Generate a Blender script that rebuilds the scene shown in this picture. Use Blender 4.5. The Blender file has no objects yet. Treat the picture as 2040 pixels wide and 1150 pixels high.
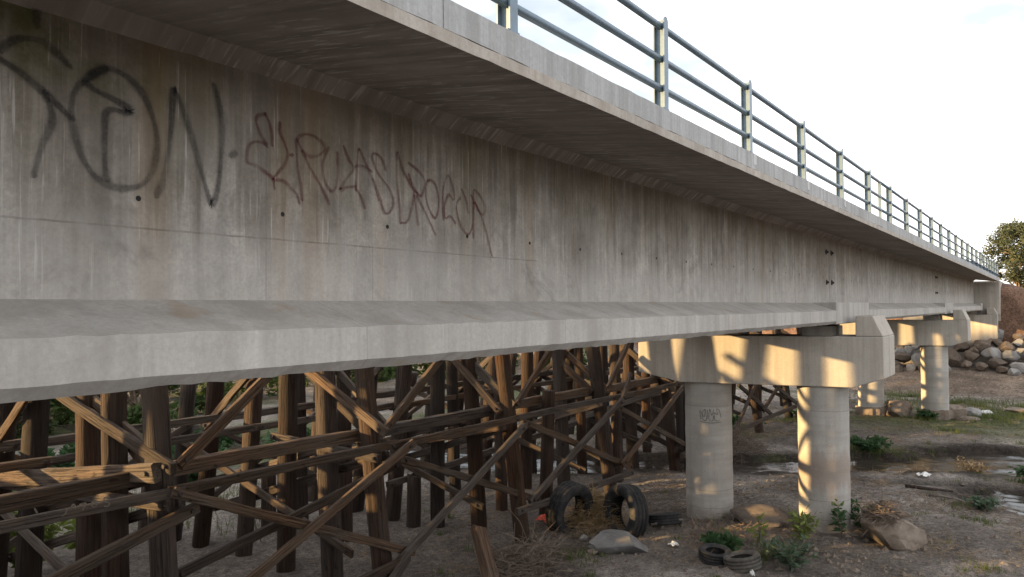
import bpy, bmesh, math, random
import numpy as np
from mathutils import Vector, Matrix, Quaternion

rnd = random.Random(7)
scene = bpy.context.scene
COL = scene.collection
R = math.radians

# ------------------------------------------------------------------ camera
EYE = 5.5
YAW, PITCH, ROLL, FPX = 0.5993, 0.0253, -0.0086, 1571.4
fw = Vector((math.cos(YAW)*math.cos(PITCH), math.sin(YAW)*math.cos(PITCH), math.sin(PITCH)))
rt = Vector((math.sin(YAW), -math.cos(YAW), 0))
up = rt.cross(fw)
rt, up = rt*math.cos(ROLL)+up*math.sin(ROLL), up*math.cos(ROLL)-rt*math.sin(ROLL)
cam_data = bpy.data.cameras.new('camera')
cam = bpy.data.objects.new('camera', cam_data)
COL.objects.link(cam)
M = Matrix((rt, up, -fw)).transposed().to_4x4()
M.translation = Vector((0, 0, EYE))
cam.matrix_world = M
cam_data.sensor_width = 36
cam_data.lens = FPX/2040*36
cam_data.clip_start = 0.05
cam_data.clip_end = 3000
scene.camera = cam

# ------------------------------------------------------------------ sky and sun
SUN_AZ, SUN_EL = 133.5, 9.2            # degrees, azimuth from +X towards +Y
SUN_STRENGTH, SKY_STRENGTH, EXPOSURE = 5.0, 0.10, 1.46
sdir = Vector((math.cos(R(SUN_AZ))*math.cos(R(SUN_EL)), math.sin(R(SUN_AZ))*math.cos(R(SUN_EL)), math.sin(R(SUN_EL))))
world = bpy.data.worlds.new('World')
scene.world = world
world.use_nodes = True
nt = world.node_tree
bg = nt.nodes['Background']
sky = nt.nodes.new('ShaderNodeTexSky')
sky.sky_type = 'NISHITA'
sky.sun_disc = False
sky.sun_elevation = R(SUN_EL)
sky.sun_rotation = R(90-SUN_AZ)
sky.altitude = 300
sky.air_density = 1.0
sky.dust_density = 1.6
# thin high cloud over most of the sky
tc = nt.nodes.new('ShaderNodeTexCoord')
mp = nt.nodes.new('ShaderNodeMapping'); mp.inputs['Scale'].default_value = (1.0, 1.0, 2.4)
nz = nt.nodes.new('ShaderNodeTexNoise'); nz.inputs['Scale'].default_value = 2.2; nz.inputs['Detail'].default_value = 6; nz.inputs['Roughness'].default_value = .55
rp = nt.nodes.new('ShaderNodeValToRGB'); rp.color_ramp.elements[0].position = .36; rp.color_ramp.elements[1].position = .54
mx = nt.nodes.new('ShaderNodeMix'); mx.data_type = 'RGBA'
nt.links.new(tc.outputs['Generated'], mp.inputs['Vector']); nt.links.new(mp.outputs['Vector'], nz.inputs['Vector'])
nt.links.new(nz.outputs['Fac'], rp.inputs['Fac'])
rp.color_ramp.elements[0].color = (.30, .30, .30, 1); rp.color_ramp.elements[1].color = (1, 1, 1, 1)
# a ragged gap in the cloud high over the bridge
vd = nt.nodes.new('ShaderNodeVectorMath'); vd.operation = 'DISTANCE'; vd.inputs[1].default_value = (.815, .46, .352)
nt.links.new(tc.outputs['Generated'], vd.inputs[0])
mr = nt.nodes.new('ShaderNodeMapRange'); mr.interpolation_type = 'SMOOTHSTEP'
for i_, v_ in enumerate((.03, .22, .42, 1)): mr.inputs[i_+1].default_value = v_
ad = nt.nodes.new('ShaderNodeMath'); ad.operation = 'MULTIPLY_ADD'; ad.inputs[1].default_value = .9
nt.links.new(nz.outputs['Fac'], ad.inputs[0]); nt.links.new(vd.outputs['Value'], mr.inputs[0])
sb = nt.nodes.new('ShaderNodeMath'); sb.operation = 'SUBTRACT'; sb.inputs[1].default_value = .45
nt.links.new(ad.outputs[0], sb.inputs[0]); nt.links.new(vd.outputs['Value'], ad.inputs[2]); nt.links.new(sb.outputs[0], mr.inputs[0])
mm = nt.nodes.new('ShaderNodeMath'); mm.operation = 'MULTIPLY'
nt.links.new(rp.outputs['Color'], mm.inputs[0]); nt.links.new(mr.outputs[0], mm.inputs[1])
nt.links.new(mm.outputs[0], mx.inputs['Factor'])
nt.links.new(sky.outputs['Color'], mx.inputs['A'])
mx.inputs['B'].default_value = (7.5, 7.45, 7.55, 1)
nt.links.new(mx.outputs['Result'], bg.inputs['Color'])
bg.inputs['Strength'].default_value = SKY_STRENGTH

sun_data = bpy.data.lights.new('sun', 'SUN')
sun_data.energy = SUN_STRENGTH
sun_data.angle = R(0.8)
sun_data.color = (1.0, .66, .29)
sun = bpy.data.objects.new('sun', sun_data)
COL.objects.link(sun)
sun.location = (-20, 30, 30)
sun.rotation_euler = (-sdir).to_track_quat('-Z', 'Y').to_euler()

vs = scene.view_settings
vs.view_transform = 'Standard'
vs.look = 'None'
vs.exposure = EXPOSURE
vs.gamma = 1
vs.use_curve_mapping = False
scene.render.engine = 'CYCLES'
scene.cycles.max_bounces = 8
scene.cycles.diffuse_bounces = 4
scene.cycles.use_denoising = True

# ------------------------------------------------------------------ materials
class G:
    """small node-graph helper"""
    def __init__(s, name):
        s.m = bpy.data.materials.new(name); s.m.use_nodes = True
        s.nt = s.m.node_tree; s.b = s.nt.nodes['Principled BSDF']; s.out = s.nt.nodes['Material Output']
        s.tc = s.nt.nodes.new('ShaderNodeTexCoord')
        s.co = s.tc.outputs['Object']
    def n(s, t, **k):
        x = s.nt.nodes.new(t)
        for a, b in k.items(): setattr(x, a, b)
        return x
    def l(s, a, b): s.nt.links.new(a, b)
    def map(s, scale, loc=(0, 0, 0), rot=(0, 0, 0), src=None):
        x = s.n('ShaderNodeMapping'); x.inputs['Scale'].default_value = scale; x.inputs['Location'].default_value = loc; x.inputs['Rotation'].default_value = rot
        s.l(src or s.co, x.inputs['Vector']); return x.outputs[0]
    def noise(s, scale=1, detail=4, rough=.55, vec=None, dist=0):
        x = s.n('ShaderNodeTexNoise'); x.inputs['Scale'].default_value = scale; x.inputs['Detail'].default_value = detail
        x.inputs['Roughness'].default_value = rough; x.inputs['Distortion'].default_value = dist
        s.l(vec or s.co, x.inputs['Vector']); return x.outputs['Fac']
    def ramp(s, f, *stops):
        x = s.n('ShaderNodeValToRGB'); e = x.color_ramp.elements
        while len(e) < len(stops): e.new(.5)
        for i, (p, c) in enumerate(stops):
            e[i].position = p
            e[i].color = (c, c, c, 1) if isinstance(c, (int, float)) else (*c, 1)
        s.l(f, x.inputs['Fac']); return x.outputs['Color']
    def math(s, op, a, b=None, clamp=False):
        x = s.n('ShaderNodeMath', operation=op, use_clamp=clamp)
        for i, v in enumerate((a, b)):
            if v is None: continue
            if isinstance(v, (int, float)): x.inputs[i].default_value = v
            else: s.l(v, x.inputs[i])
        return x.outputs[0]
    def mix(s, f, a, b, mode='MIX'):
        x = s.n('ShaderNodeMix', data_type='RGBA', blend_type=mode)
        for nm, v in (('Factor', f), ('A', a), ('B', b)):
            if isinstance(v, (int, float)): x.inputs[nm].default_value = v if nm == 'Factor' else (v, v, v, 1)
            elif isinstance(v, tuple): x.inputs[nm].default_value = (*v, 1)
            else: s.l(v, x.inputs[nm])
        return x.outputs['Result']
    def sep(s, v=None):
        x = s.n('ShaderNodeSeparateXYZ'); s.l(v or s.co, x.inputs[0]); return x.outputs
    def rng(s, v, a, b, c=0, d=1):
        x = s.n('ShaderNodeMapRange'); x.interpolation_type = 'SMOOTHSTEP'
        s.l(v, x.inputs[0])
        for i, k in enumerate((a, b, c, d)): x.inputs[i+1].default_value = k
        return x.outputs[0]
    def bump(s, h, strength=.3, dist=.01):
        x = s.n('ShaderNodeBump'); x.inputs['Strength'].default_value = strength; x.inputs['Distance'].default_value = dist
        s.l(h, x.inputs['Height']); s.l(x.outputs[0], s.b.inputs['Normal'])
    def fin(s, col, rough=.85, spec=.3, metal=0):
        if isinstance(col, tuple): s.b.inputs['Base Color'].default_value = (*col, 1)
        else: s.l(col, s.b.inputs['Base Color'])
        if isinstance(rough, (int, float)): s.b.inputs['Roughness'].default_value = rough
        else: s.l(rough, s.b.inputs['Roughness'])
        s.b.inputs['Specular IOR Level'].default_value = spec
        s.b.inputs['Metallic'].default_value = metal
        return s.m

def concrete(name, base=(.40, .39, .37), dark=(.21, .195, .17), streak=.55, streak_scale=5.0, rust=.12, light=.35, seams=False, moss=False, top=None, joints=False):
    g = G(name)
    big = g.noise(.9, 5, .6)
    fine = g.noise(38, 6, .7)
    c = g.mix(g.ramp(big, (.32, 0), (.68, 1)), tuple(v*.86 for v in base), tuple(v*1.1 for v in base))
    c = g.mix(.35, c, g.ramp(fine, (.25, .25), (.8, .75)), 'OVERLAY')
    # water streaks that run down the face
    wob = g.noise(1.3, 2)
    s1 = g.noise(1, 6, .62, g.map((streak_scale, streak_scale, .22)))
    s2 = g.noise(1, 5, .6, g.map((streak_scale*4.2, streak_scale*4.2, .35), loc=(7, 3, 1)))
    f1 = g.ramp(s1, (.44, 0), (.62, 1)); f2 = g.ramp(s2, (.48, 0), (.66, 1))
    f = g.math('MULTIPLY', g.math('MAXIMUM', f1, g.math('MULTIPLY', f2, .7)), streak)
    if top:
        z = g.sep()[2]
        zz = g.math('ADD', z, g.math('MULTIPLY', g.math('SUBTRACT', s1, .5), top[2]))
        f = g.math('MULTIPLY', f, g.rng(zz, top[0], top[1], .22, 1.0))
        f = g.math('ADD', f, g.math('MULTIPLY', g.rng(zz, top[1]-.35, top[1]+.25), .45), True)
    c = g.mix(f, c, dark)
    # lime runs
    s3 = g.noise(1, 4, .7, g.map((streak_scale*6, streak_scale*6, .5), loc=(2, 9, 4)))
    blot = g.noise(1.7, 3, .6, g.map((1, 1, 1), loc=(5, 5, 5)))
    lf = g.math('MULTIPLY', g.math('MULTIPLY', g.ramp(s3, (.60, 0), (.70, 1)), g.ramp(blot, (.42, 0), (.6, 1))), light)
    c = g.mix(lf, c, (.60, .59, .57))
    # rusty runs
    s4 = g.noise(1, 3, .5, g.map((streak_scale*.9, streak_scale*.9, .12), loc=(11, 2, 8)))
    c = g.mix(g.math('MULTIPLY', g.ramp(s4, (.62, 0), (.74, 1)), rust), c, (.30, .19, .08))
    # dark mottles
    mt = g.noise(3.1, 6, .65, dist=.4)
    c = g.mix(g.math('MULTIPLY', g.ramp(mt, (.58, 0), (.72, 1)), .35), c, dark)
    if seams:
        o = g.sep()
        n1 = g.noise(3, 3)
        d = g.math('ABSOLUTE', g.math('SUBTRACT', g.math('ADD', o[2], g.math('MULTIPLY', n1, .012)), 6.0))
        lim = g.math('MULTIPLY', g.math('LESS_THAN', d, .007), g.math('LESS_THAN', o[0], 7.0))
        c = g.mix(g.math('MULTIPLY', lim, .55), c, (.17, .15, .13))
        for x0, lo, hi in ((3.93, 6.0, 6.6), (3.48, 5.57, 6.6), (9.2, 5.57, 7.0), (14.6, 5.57, 7.0), (4.5, 5.57, 6.0), (30.2, 5.57, 7.0), (35.6, 5.57, 7)):
            v = g.math('LESS_THAN', g.math('ABSOLUTE', g.math('SUBTRACT', o[0], x0)), .005)
            v = g.math('MULTIPLY', v, g.math('MULTIPLY', g.math('GREATER_THAN', o[2], lo), g.math('LESS_THAN', o[2], hi)))
            c = g.mix(g.math('MULTIPLY', v, .45), c, (.16, .14, .12))
    if moss:
        o = g.sep()
        mn = g.noise(2.6, 6, .7)
        mf = g.math('MULTIPLY', g.rng(o[0], 4.2, 1.6), g.rng(o[2], 6.35, 7.0))
        mf = g.math('MULTIPLY', mf, g.ramp(mn, (.40, 0), (.6, 1)))
        c = g.mix(g.math('MULTIPLY', mf, .85), c, (.085, .085, .025))
    if joints:
        o = g.sep()
        fr = g.math('FRACT', g.math('MULTIPLY', g.math('ADD', o[0], 1.45), 1/2.68))
        jl = g.math('LESS_THAN', fr, .0022)
        c = g.mix(g.math('MULTIPLY', jl, g.ramp(big, (.35, .2), (.6, .8))), c, (.14, .125, .11))
        sm = g.noise(1, 6, .7, g.map((1.1, 1.1, 2.4), loc=(4, 8, 1)), .9)
        c = g.mix(g.math('MULTIPLY', g.ramp(sm, (.58, 0), (.74, 1)), .25), c, (.24, .225, .205))
        ch = g.noise(9, 4, .6, dist=.5)
        c = g.mix(g.math('MULTIPLY', g.ramp(ch, (.70, 0), (.74, 1)), .55), c, (.13, .12, .11))
    pits = g.noise(70, 3, .6)
    h = g.math('ADD', g.math('MULTIPLY', fine, .6), g.math('ADD', g.math('MULTIPLY', s2, .5), g.math('MULTIPLY', g.ramp(pits, (.28, 0), (.36, 1)), .8)))
    g.bump(h, .35, .008)
    return g.fin(c, .88, .25)


def web_concrete():
    """girder web: rain stains of different lengths hang from the slab, over mottled grey concrete"""
    g = G('girder_concrete')
    o = g.sep()
    big = g.noise(.8, 6, .65); mid = g.noise(4.5, 6, .68, dist=.6); fine = g.noise(42, 6, .72)
    c = g.mix(g.ramp(big, (.30, 0), (.70, 1)), (.285, .262, .233), (.45, .425, .39))
    c = g.mix(.65, c, g.ramp(mid, (.30, .30), (.70, .70)), 'OVERLAY')
    c = g.mix(.45, c, g.ramp(fine, (.25, .22), (.78, .78)), 'OVERLAY')
    v1 = g.noise(1, 5, .68, g.map((9, 9, .35)))
    c = g.mix(.40, c, g.ramp(v1, (.34, .26), (.66, .74)), 'OVERLAY')
    hang = g.math('SUBTRACT', 7.12, o[2])               # metres below the slab
    for fr, lo, hi, soft, amt, col, lc in ((1.1, .05, 1.5, .55, .45, (.15, .13, .10), 3), (3.6, -.25, 1.35, .30, .48, (.11, .09, .066), 17), (11, -.35, 1.25, .16, .34, (.10, .085, .068), 41), (26, -.6, 1.2, .12, .16, (.11, .095, .08), 73)):
        n = g.noise(1, 3, .6, g.map((fr, fr, .10), loc=(lc, lc*.7, 0)))
        L = g.rng(n, .30, .70, lo, hi)
        d = g.math('SUBTRACT', hang, L)
        f = g.rng(d, soft, -soft)
        brk = g.noise(1, 4, .65, g.map((fr*2.2, fr*2.2, 1.6), loc=(lc, 0, 5)))
        f = g.math('MULTIPLY', f, g.ramp(brk, (.28, .35), (.62, 1)))
        c = g.mix(g.math('MULTIPLY', g.math('MULTIPLY', f, amt), g.rng(o[0], 8, 21, 1.0, .5)), c, col)
    c = g.mix(g.math('MULTIPLY', g.ramp(g.noise(1, 3, .6, g.map((.45, .45, .9), loc=(1, 6, 2))), (.48, 0), (.66, 1)), .30), c, (.40, .385, .36))
    # olive tint of algae on the upper part, brown runs
    al = g.noise(1, 4, .6, g.map((1.6, 1.6, .3), loc=(9, 4, 2)))
    c = g.mix(g.math('MULTIPLY', g.math('MULTIPLY', g.ramp(al, (.45, 0), (.62, 1)), g.rng(o[2], 5.9, 6.9)), .35), c, (.16, .145, .075))
    ru = g.noise(1, 3, .5, g.map((2.2, 2.2, .10), loc=(5, 15, 2)))
    c = g.mix(g.math('MULTIPLY', g.ramp(ru, (.60, 0), (.70, 1)), .42), c, (.25, .17, .085))
    # lime drips, short and thin
    s3 = g.noise(1, 4, .72, g.map((38, 38, 1.1), loc=(2, 9, 4))); bl = g.noise(1.5, 4, .6, g.map((1, 1, 1.2), loc=(5, 5, 5)))
    c = g.mix(g.math('MULTIPLY', g.math('MULTIPLY', g.ramp(s3, (.58, 0), (.66, 1)), g.ramp(bl, (.45, 0), (.60, 1))), .60), c, (.62, .60, .57))
    # grey-white wash over the lower third and soot blots
    wz = g.math('ADD', o[2], g.math('MULTIPLY', g.math('SUBTRACT', mid, .5), .9))
    c = g.mix(g.math('MULTIPLY', g.rng(wz, 6.15, 5.75), .40), c, (.45, .43, .405))
    sb = g.noise(2.3, 6, .7, g.map((1, 1, .8), loc=(8, 1, 3)), .8)
    c = g.mix(g.math('MULTIPLY', g.ramp(sb, (.56, 0), (.72, 1)), .55), c, (.15, .138, .12))
    n1 = g.noise(3, 3)
    d = g.math('ABSOLUTE', g.math('SUBTRACT', g.math('ADD', o[2], g.math('MULTIPLY', n1, .02)), 6.0))
    lim = g.math('MULTIPLY', g.math('MULTIPLY', g.math('LESS_THAN', d, .006), g.math('LESS_THAN', o[0], 6.9)), g.ramp(mid, (.35, .2), (.6, 1)))
    c = g.mix(g.math('MULTIPLY', lim, .6), c, (.15, .135, .115))
    for x0, lo, hi in ((3.93, 6.0, 6.6), (3.48, 5.57, 6.6), (9.2, 5.57, 7.0), (14.6, 5.57, 7.0), (4.5, 5.57, 6.0), (30.2, 5.57, 7.0), (35.6, 5.57, 7)):
        v = g.math('LESS_THAN', g.math('ABSOLUTE', g.math('SUBTRACT', o[0], x0)), .004)
        v = g.math('MULTIPLY', v, g.math('MULTIPLY', g.math('GREATER_THAN', o[2], lo), g.math('LESS_THAN', o[2], hi)))
        c = g.mix(g.math('MULTIPLY', v, .4), c, (.16, .14, .12))
    mn = g.noise(2.6, 6, .7)
    mf = g.math('MULTIPLY', g.math('MULTIPLY', g.rng(o[0], 3.6, 1.9), g.rng(o[2], 6.5, 6.95)), g.ramp(mn, (.42, 0), (.6, 1)))
    c = g.mix(g.math('MULTIPLY', mf, .8), c, (.075, .078, .022))
    pits = g.noise(70, 3, .6)
    g.bump(g.math('ADD', g.math('MULTIPLY', fine, .6), g.math('ADD', g.math('MULTIPLY', v1, .6), g.math('MULTIPLY', g.ramp(pits, (.28, 0), (.36, 1)), .8))), .35, .008)
    return g.fin(c, .88, .25)
MAT = {}
MAT['girder'] = web_concrete()
MAT['flange'] = concrete('flange_concrete', (.46, .44, .41), (.28, .26, .235), .55, 2.6, .38, .35, joints=True)
MAT['pier'] = concrete('pier_concrete', (.43, .40, .36), (.22, .19, .15), .40, 4.0, .18, .2)
MAT['curb'] = concrete('curb_concrete', (.415, .42, .42), (.235, .23, .22), .55, 9.0, .06, .5)
MAT['slab_edge'] = concrete('slab_edge_concrete', (.43, .395, .35), (.25, .215, .175), .5, 5.0, .25, .45)
MAT['pale_repair'] = concrete('pale_mortar', (.55, .55, .54), (.4, .4, .4), .3, 6, 0, .2)

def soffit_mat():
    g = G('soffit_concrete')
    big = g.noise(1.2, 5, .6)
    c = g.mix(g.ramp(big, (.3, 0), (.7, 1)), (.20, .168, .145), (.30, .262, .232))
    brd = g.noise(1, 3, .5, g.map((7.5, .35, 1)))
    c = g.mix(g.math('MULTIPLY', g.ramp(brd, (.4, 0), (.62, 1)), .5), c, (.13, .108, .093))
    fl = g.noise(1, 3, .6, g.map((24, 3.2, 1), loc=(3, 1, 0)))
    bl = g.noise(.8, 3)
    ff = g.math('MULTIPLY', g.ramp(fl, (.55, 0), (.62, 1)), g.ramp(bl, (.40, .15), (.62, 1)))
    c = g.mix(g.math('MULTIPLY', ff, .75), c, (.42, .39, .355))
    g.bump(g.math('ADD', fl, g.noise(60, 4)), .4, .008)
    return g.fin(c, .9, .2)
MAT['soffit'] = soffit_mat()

def wood_mat(name, a, b, grey, streaks=True):
    g = G(name)
    oi = g.n('ShaderNodeObjectInfo')
    off = g.n('ShaderNodeVectorMath', operation='ADD')
    sc = g.n('ShaderNodeVectorMath', operation='SCALE'); sc.inputs[0].default_value = (31, 17, 11)
    g.l(oi.outputs['Random'], sc.inputs['Scale'])
    g.l(g.co, off.inputs[0]); g.l(sc.outputs[0], off.inputs[1])
    v = off.outputs[0]
    gr = g.noise(1, 6, .65, g.map((34, 34, 1.3), src=v), .3)
    bg_ = g.noise(1, 4, .6, g.map((2.2, 2.2, .7), src=v))
    ck = g.noise(1, 4, .7, g.map((48, 48, .7), src=v))
    c = g.mix(g.ramp(gr, (.3, 0), (.72, 1)), a, b)
    c = g.mix(g.math('MULTIPLY', g.ramp(bg_, (.38, 0), (.66, 1)), .75), c, grey)
    c = g.mix(g.math('MULTIPLY', g.ramp(ck, (.31, 1), (.41, 0)), .75), c, (.012, .008, .006))
    hv = g.n('ShaderNodeHueSaturation'); g.l(c, hv.inputs['Color'])
    g.l(g.math('ADD', g.math('MULTIPLY', oi.outputs['Random'], .7), .55), hv.inputs['Value'])
    g.l(g.math('ADD', g.math('MULTIPLY', g.math('FRACT', g.math('MULTIPLY', oi.outputs['Random'], 7.31)), .55), .5), hv.inputs['Saturation'])
    h = g.math('ADD', gr, g.math('MULTIPLY', g.ramp(ck, (.30, 0), (.45, 1)), .8))
    kn = g.noise(1, 2, .5, g.map((7, 7, 2.2), src=v), 1.2)
    c2 = g.mix(g.math('MULTIPLY', g.ramp(kn, (.66, 0), (.74, 1)), .7), hv.outputs[0], (.015, .010, .008))
    g.bump(h, 1.0, .03)
    return g.fin(c2, .84, .22)
MAT['pile'] = wood_mat('creosoted_pile', (.013, .009, .0065), (.095, .046, .025), (.05, .039, .031))
MAT['timber'] = wood_mat('weathered_timber', (.026, .017, .011), (.165, .095, .054), (.105, .085, .068))
MAT['driftwood'] = wood_mat('dry_driftwood', (.20, .15, .11), (.36, .29, .22), (.3, .26, .22))

def simple(name, col, rough=.7, spec=.3, var=.25, scale=12, bump=.2, metal=0, dist=.01):
    g = G(name)
    n = g.noise(scale, 5, .6)
    c = g.mix(g.ramp(n, (.3, 0), (.7, 1)), tuple(v*(1-var) for v in col), tuple(min(1, v*(1+var)) for v in col))
    if bump: g.bump(n, bump, dist)
    return g.fin(c, rough, spec, metal)
MAT['steel'] = simple('painted_steel_rail', (.13, .185, .235), .42, .5, .14, 9, .08, .25)
MAT['bolt'] = simple('rusty_iron', (.045, .035, .03), .7, .3, .4, 40, .3)
MAT['rubber'] = simple('old_rubber', (.018, .019, .021), .62, .3, .35, 22, .3)
def muddy(name, col, mud, amt):
    g = G(name); n = g.noise(22, 5, .6); m = g.noise(5.5, 5, .65, dist=.5)
    c = g.mix(g.ramp(n, (.3, 0), (.7, 1)), tuple(k*.7 for k in col), tuple(k*1.3 for k in col))
    c = g.mix(g.math('MULTIPLY', g.ramp(m, (.45, 0), (.65, 1)), amt), c, mud)
    g.bump(n, .3, .01)
    return g.fin(c, .75, .25)
MAT['rubber'] = muddy('old_muddy_rubber', (.020, .021, .023), (.09, .076, .063), .45)
MAT['dusty_rubber'] = simple('dusty_rubber', (.085, .078, .068), .8, .2, .4, 10, .3)
MAT['bearing'] = simple('bearing_rubber', (.03, .028, .026), .8, .2, .3, 20, .2)
MAT['red_plastic'] = simple('faded_red_plastic', (.55, .07, .03), .5, .4, .2, 8, .1)
MAT['white_litter'] = simple('white_litter', (.72, .72, .70), .7, .3, .1, 8, .2)
MAT['asphalt'] = simple('asphalt', (.06, .06, .06), .9, .2, .3, 60, .4)
MAT['chalk'] = simple('chalk_marks', (.17, .155, .14), .95, .1, .25, 60, .1)

def rock_mat(name, a, b, sc=2.2):
    g = G(name)
    oi = g.n('ShaderNodeObjectInfo')
    off = g.n('ShaderNodeVectorMath', operation='ADD')
    scl = g.n('ShaderNodeVectorMath', operation='SCALE'); scl.inputs[0].default_value = (23, 19, 29)
    g.l(oi.outputs['Random'], scl.inputs['Scale']); g.l(g.co, off.inputs[0]); g.l(scl.outputs[0], off.inputs[1])
    n = g.noise(sc, 7, .62, off.outputs[0], .5)
    m = g.noise(sc*14, 5, .7, off.outputs[0])
    c = g.mix(g.ramp(n, (.3, 0), (.7, 1)), a, b)
    c = g.mix(.5, c, g.ramp(m, (.2, .2), (.8, .8)), 'OVERLAY')
    hv = g.n('ShaderNodeHueSaturation'); g.l(c, hv.inputs['Color'])
    g.l(g.math('ADD', g.math('MULTIPLY', oi.outputs['Random'], .5), .75), hv.inputs['Value'])
    g.bump(g.math('ADD', n, g.math('MULTIPLY', m, .35)), .7, .04)
    return g.fin(hv.outputs[0], .88, .25)
MAT['rock'] = rock_mat('granite_rock', (.12, .095, .075), (.25, .205, .165))
MAT['riprap'] = rock_mat('riprap_rock', (.085, .068, .055), (.19, .15, .12))
MAT['rock_grey'] = rock_mat('grey_rock', (.15, .145, .14), (.31, .30, .285), 1.6)
MAT['rock_dark'] = rock_mat('dark_rock', (.07, .055, .045), (.16, .13, .105), 1.8)

def ground_mat():
    g = G('river_sand_and_soil')
    at = g.n('ShaderNodeVertexColor'); at.layer_name = 'soil'
    n1 = g.noise(.8, 8, .66); n2 = g.noise(7, 7, .7); n3 = g.noise(28, 7, .78)
    c = g.mix(.75, at.outputs['Color'], g.ramp(n1, (.30, .22), (.70, .78)), 'OVERLAY')
    c = g.mix(.8, c, g.ramp(n2, (.30, .16), (.70, .84)), 'OVERLAY')
    c = g.mix(.7, c, g.ramp(n3, (.30, .12), (.70, .88)), 'OVERLAY')
    h = g.math('ADD', g.math('MULTIPLY', n2, 1.0), g.math('MULTIPLY', n3, .6))
    g.bump(h, 1.0, .11)
    return g.fin(c, .95, .15)
MAT['ground'] = ground_mat()

def water_mat():
    g = G('stream_water')
    n = g.noise(1, 4, .6, g.map((5, 2.4, 1))); n2 = g.noise(19, 3, .6)
    g.bump(n2, .25, .02)
    g.b.inputs['IOR'].default_value = 1.33
    return g.fin((.04, .034, .028), .08, .6)
MAT['water'] = water_mat()

def leaf_mat(name, a, b, trans=.35):
    g = G(name)
    n = g.noise(1.3, 4, .6); n2 = g.noise(17, 2)
    c = g.mix(g.ramp(g.math('ADD', g.math('MULTIPLY', n, .6), g.math('MULTIPLY', n2, .4)), (.3, 0), (.68, 1)), a, b)
    g.fin(c, .6, .3)
    t = g.n('ShaderNodeBsdfTranslucent'); g.l(c, t.inputs['Color'])
    m = g.n('ShaderNodeMixShader'); m.inputs[0].default_value = trans
    g.l(g.b.outputs[0], m.inputs[1]); g.l(t.outputs[0], m.inputs[2]); g.l(m.outputs[0], g.out.inputs['Surface'])
    return g.m
MAT['leaf'] = leaf_mat('willow_leaf', (.035, .065, .018), (.085, .125, .035))
MAT['leaf_grey'] = leaf_mat('grey_green_leaf', (.055, .07, .035), (.12, .135, .07))
MAT['leaf_weed'] = leaf_mat('weed_leaf', (.025, .065, .025), (.06, .115, .04))
MAT['leaf_blue'] = leaf_mat('bluish_leaf', (.05, .085, .05), (.10, .14, .085))
MAT['leaf_lime'] = leaf_mat('lime_leaf', (.11, .15, .03), (.20, .24, .06))
MAT['grass'] = leaf_mat('river_grass', (.05, .08, .02), (.14, .16, .05), .3)
MAT['straw'] = leaf_mat('dry_straw', (.20, .13, .065), (.42, .30, .16), .2)
MAT['twig'] = simple('dry_twig', (.16, .125, .10), .9, .15, .35, 9, .2)
MAT['bark'] = simple('tree_bark', (.15, .115, .085), .9, .15, .35, 6, .5, dist=.03)

def paint_mat(name, col, dens):
    """sprayed line: paint thins out towards the edge of the stroke"""
    g = G(name)
    u = g.n('ShaderNodeUVMap'); u.uv_map = 'stroke'
    o = g.sep(u.outputs[0])
    e = g.math('MULTIPLY', g.math('ABSOLUTE', g.math('SUBTRACT', o[1], .5)), 2)
    sp = g.noise(55, 4, .7)
    dn = g.noise(4.5, 3, .6)
    core = g.math('ADD', g.math('MULTIPLY', g.rng(e, .68, .22), .80), g.math('MULTIPLY', g.rng(e, 1.0, .35), .24))
    a = g.math('MULTIPLY', core, g.math('ADD', g.math('MULTIPLY', g.ramp(sp, (.3, 0), (.7, 1)), .45), .55))
    a = g.math('MULTIPLY', a, g.ramp(dn, (.30, .45), (.62, 1.1)))
    a = g.math('MULTIPLY', a, dens, True)
    g.fin(col, .75, .2)
    g.l(a, g.b.inputs['Alpha'])
    return g.m
MAT['black_paint'] = paint_mat('black_spray_paint', (.028, .028, .032), .56)
MAT['red_paint'] = paint_mat('maroon_spray_paint', (.135, .03, .034), .56)
MAT['grey_paint'] = paint_mat('grey_spray_paint', (.10, .10, .095), .6)
BLACK = [[[(1.828, 6.845), (1.887, 6.905), (1.947, 6.933), (2.02, 6.942), (2.084, 6.914), (2.138, 6.871), (2.166, 6.844)], [(1.809, 6.801), (1.829, 6.792), (1.928, 6.746), (2.032, 6.676), (2.118, 6.61), (2.179, 6.559)], [(2.048, 6.663), (2.08, 6.568), (2.075, 6.499), (2.034, 6.391), (1.993, 6.229)], [(2.029, 7.164), (2.003, 7.099), (1.998, 7.02)]], [[(2.368, 6.871), (2.286, 6.821), (2.206, 6.721), (2.184, 6.612), (2.202, 6.477), (2.242, 6.356), (2.3, 6.271), (2.383, 6.223), (2.481, 6.211), (2.582, 6.242), (2.647, 6.319), (2.68, 6.436), (2.68, 6.562), (2.646, 6.682), (2.593, 6.783), (2.516, 6.852), (2.429, 6.88), (2.356, 6.874), (2.286, 6.815)], [(2.263, 6.774), (2.309, 6.744), (2.417, 6.714), (2.51, 6.679), (2.491, 6.651), (2.417, 6.654), (2.375, 6.627), (2.366, 6.554), (2.367, 6.375), (2.377, 6.258)]], [[(2.681, 6.198), (2.727, 6.304), (2.754, 6.448), (2.775, 6.631), (2.781, 6.76), (2.788, 6.852), (2.823, 6.808), (2.88, 6.677), (2.938, 6.503), (2.998, 6.327), (3.043, 6.199), (3.073, 6.196), (3.104, 6.314), (3.127, 6.534), (3.127, 6.724), (3.103, 6.855), (3.073, 6.943)]], [[(3.203, 6.521), (3.225, 6.525)]]]
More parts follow.
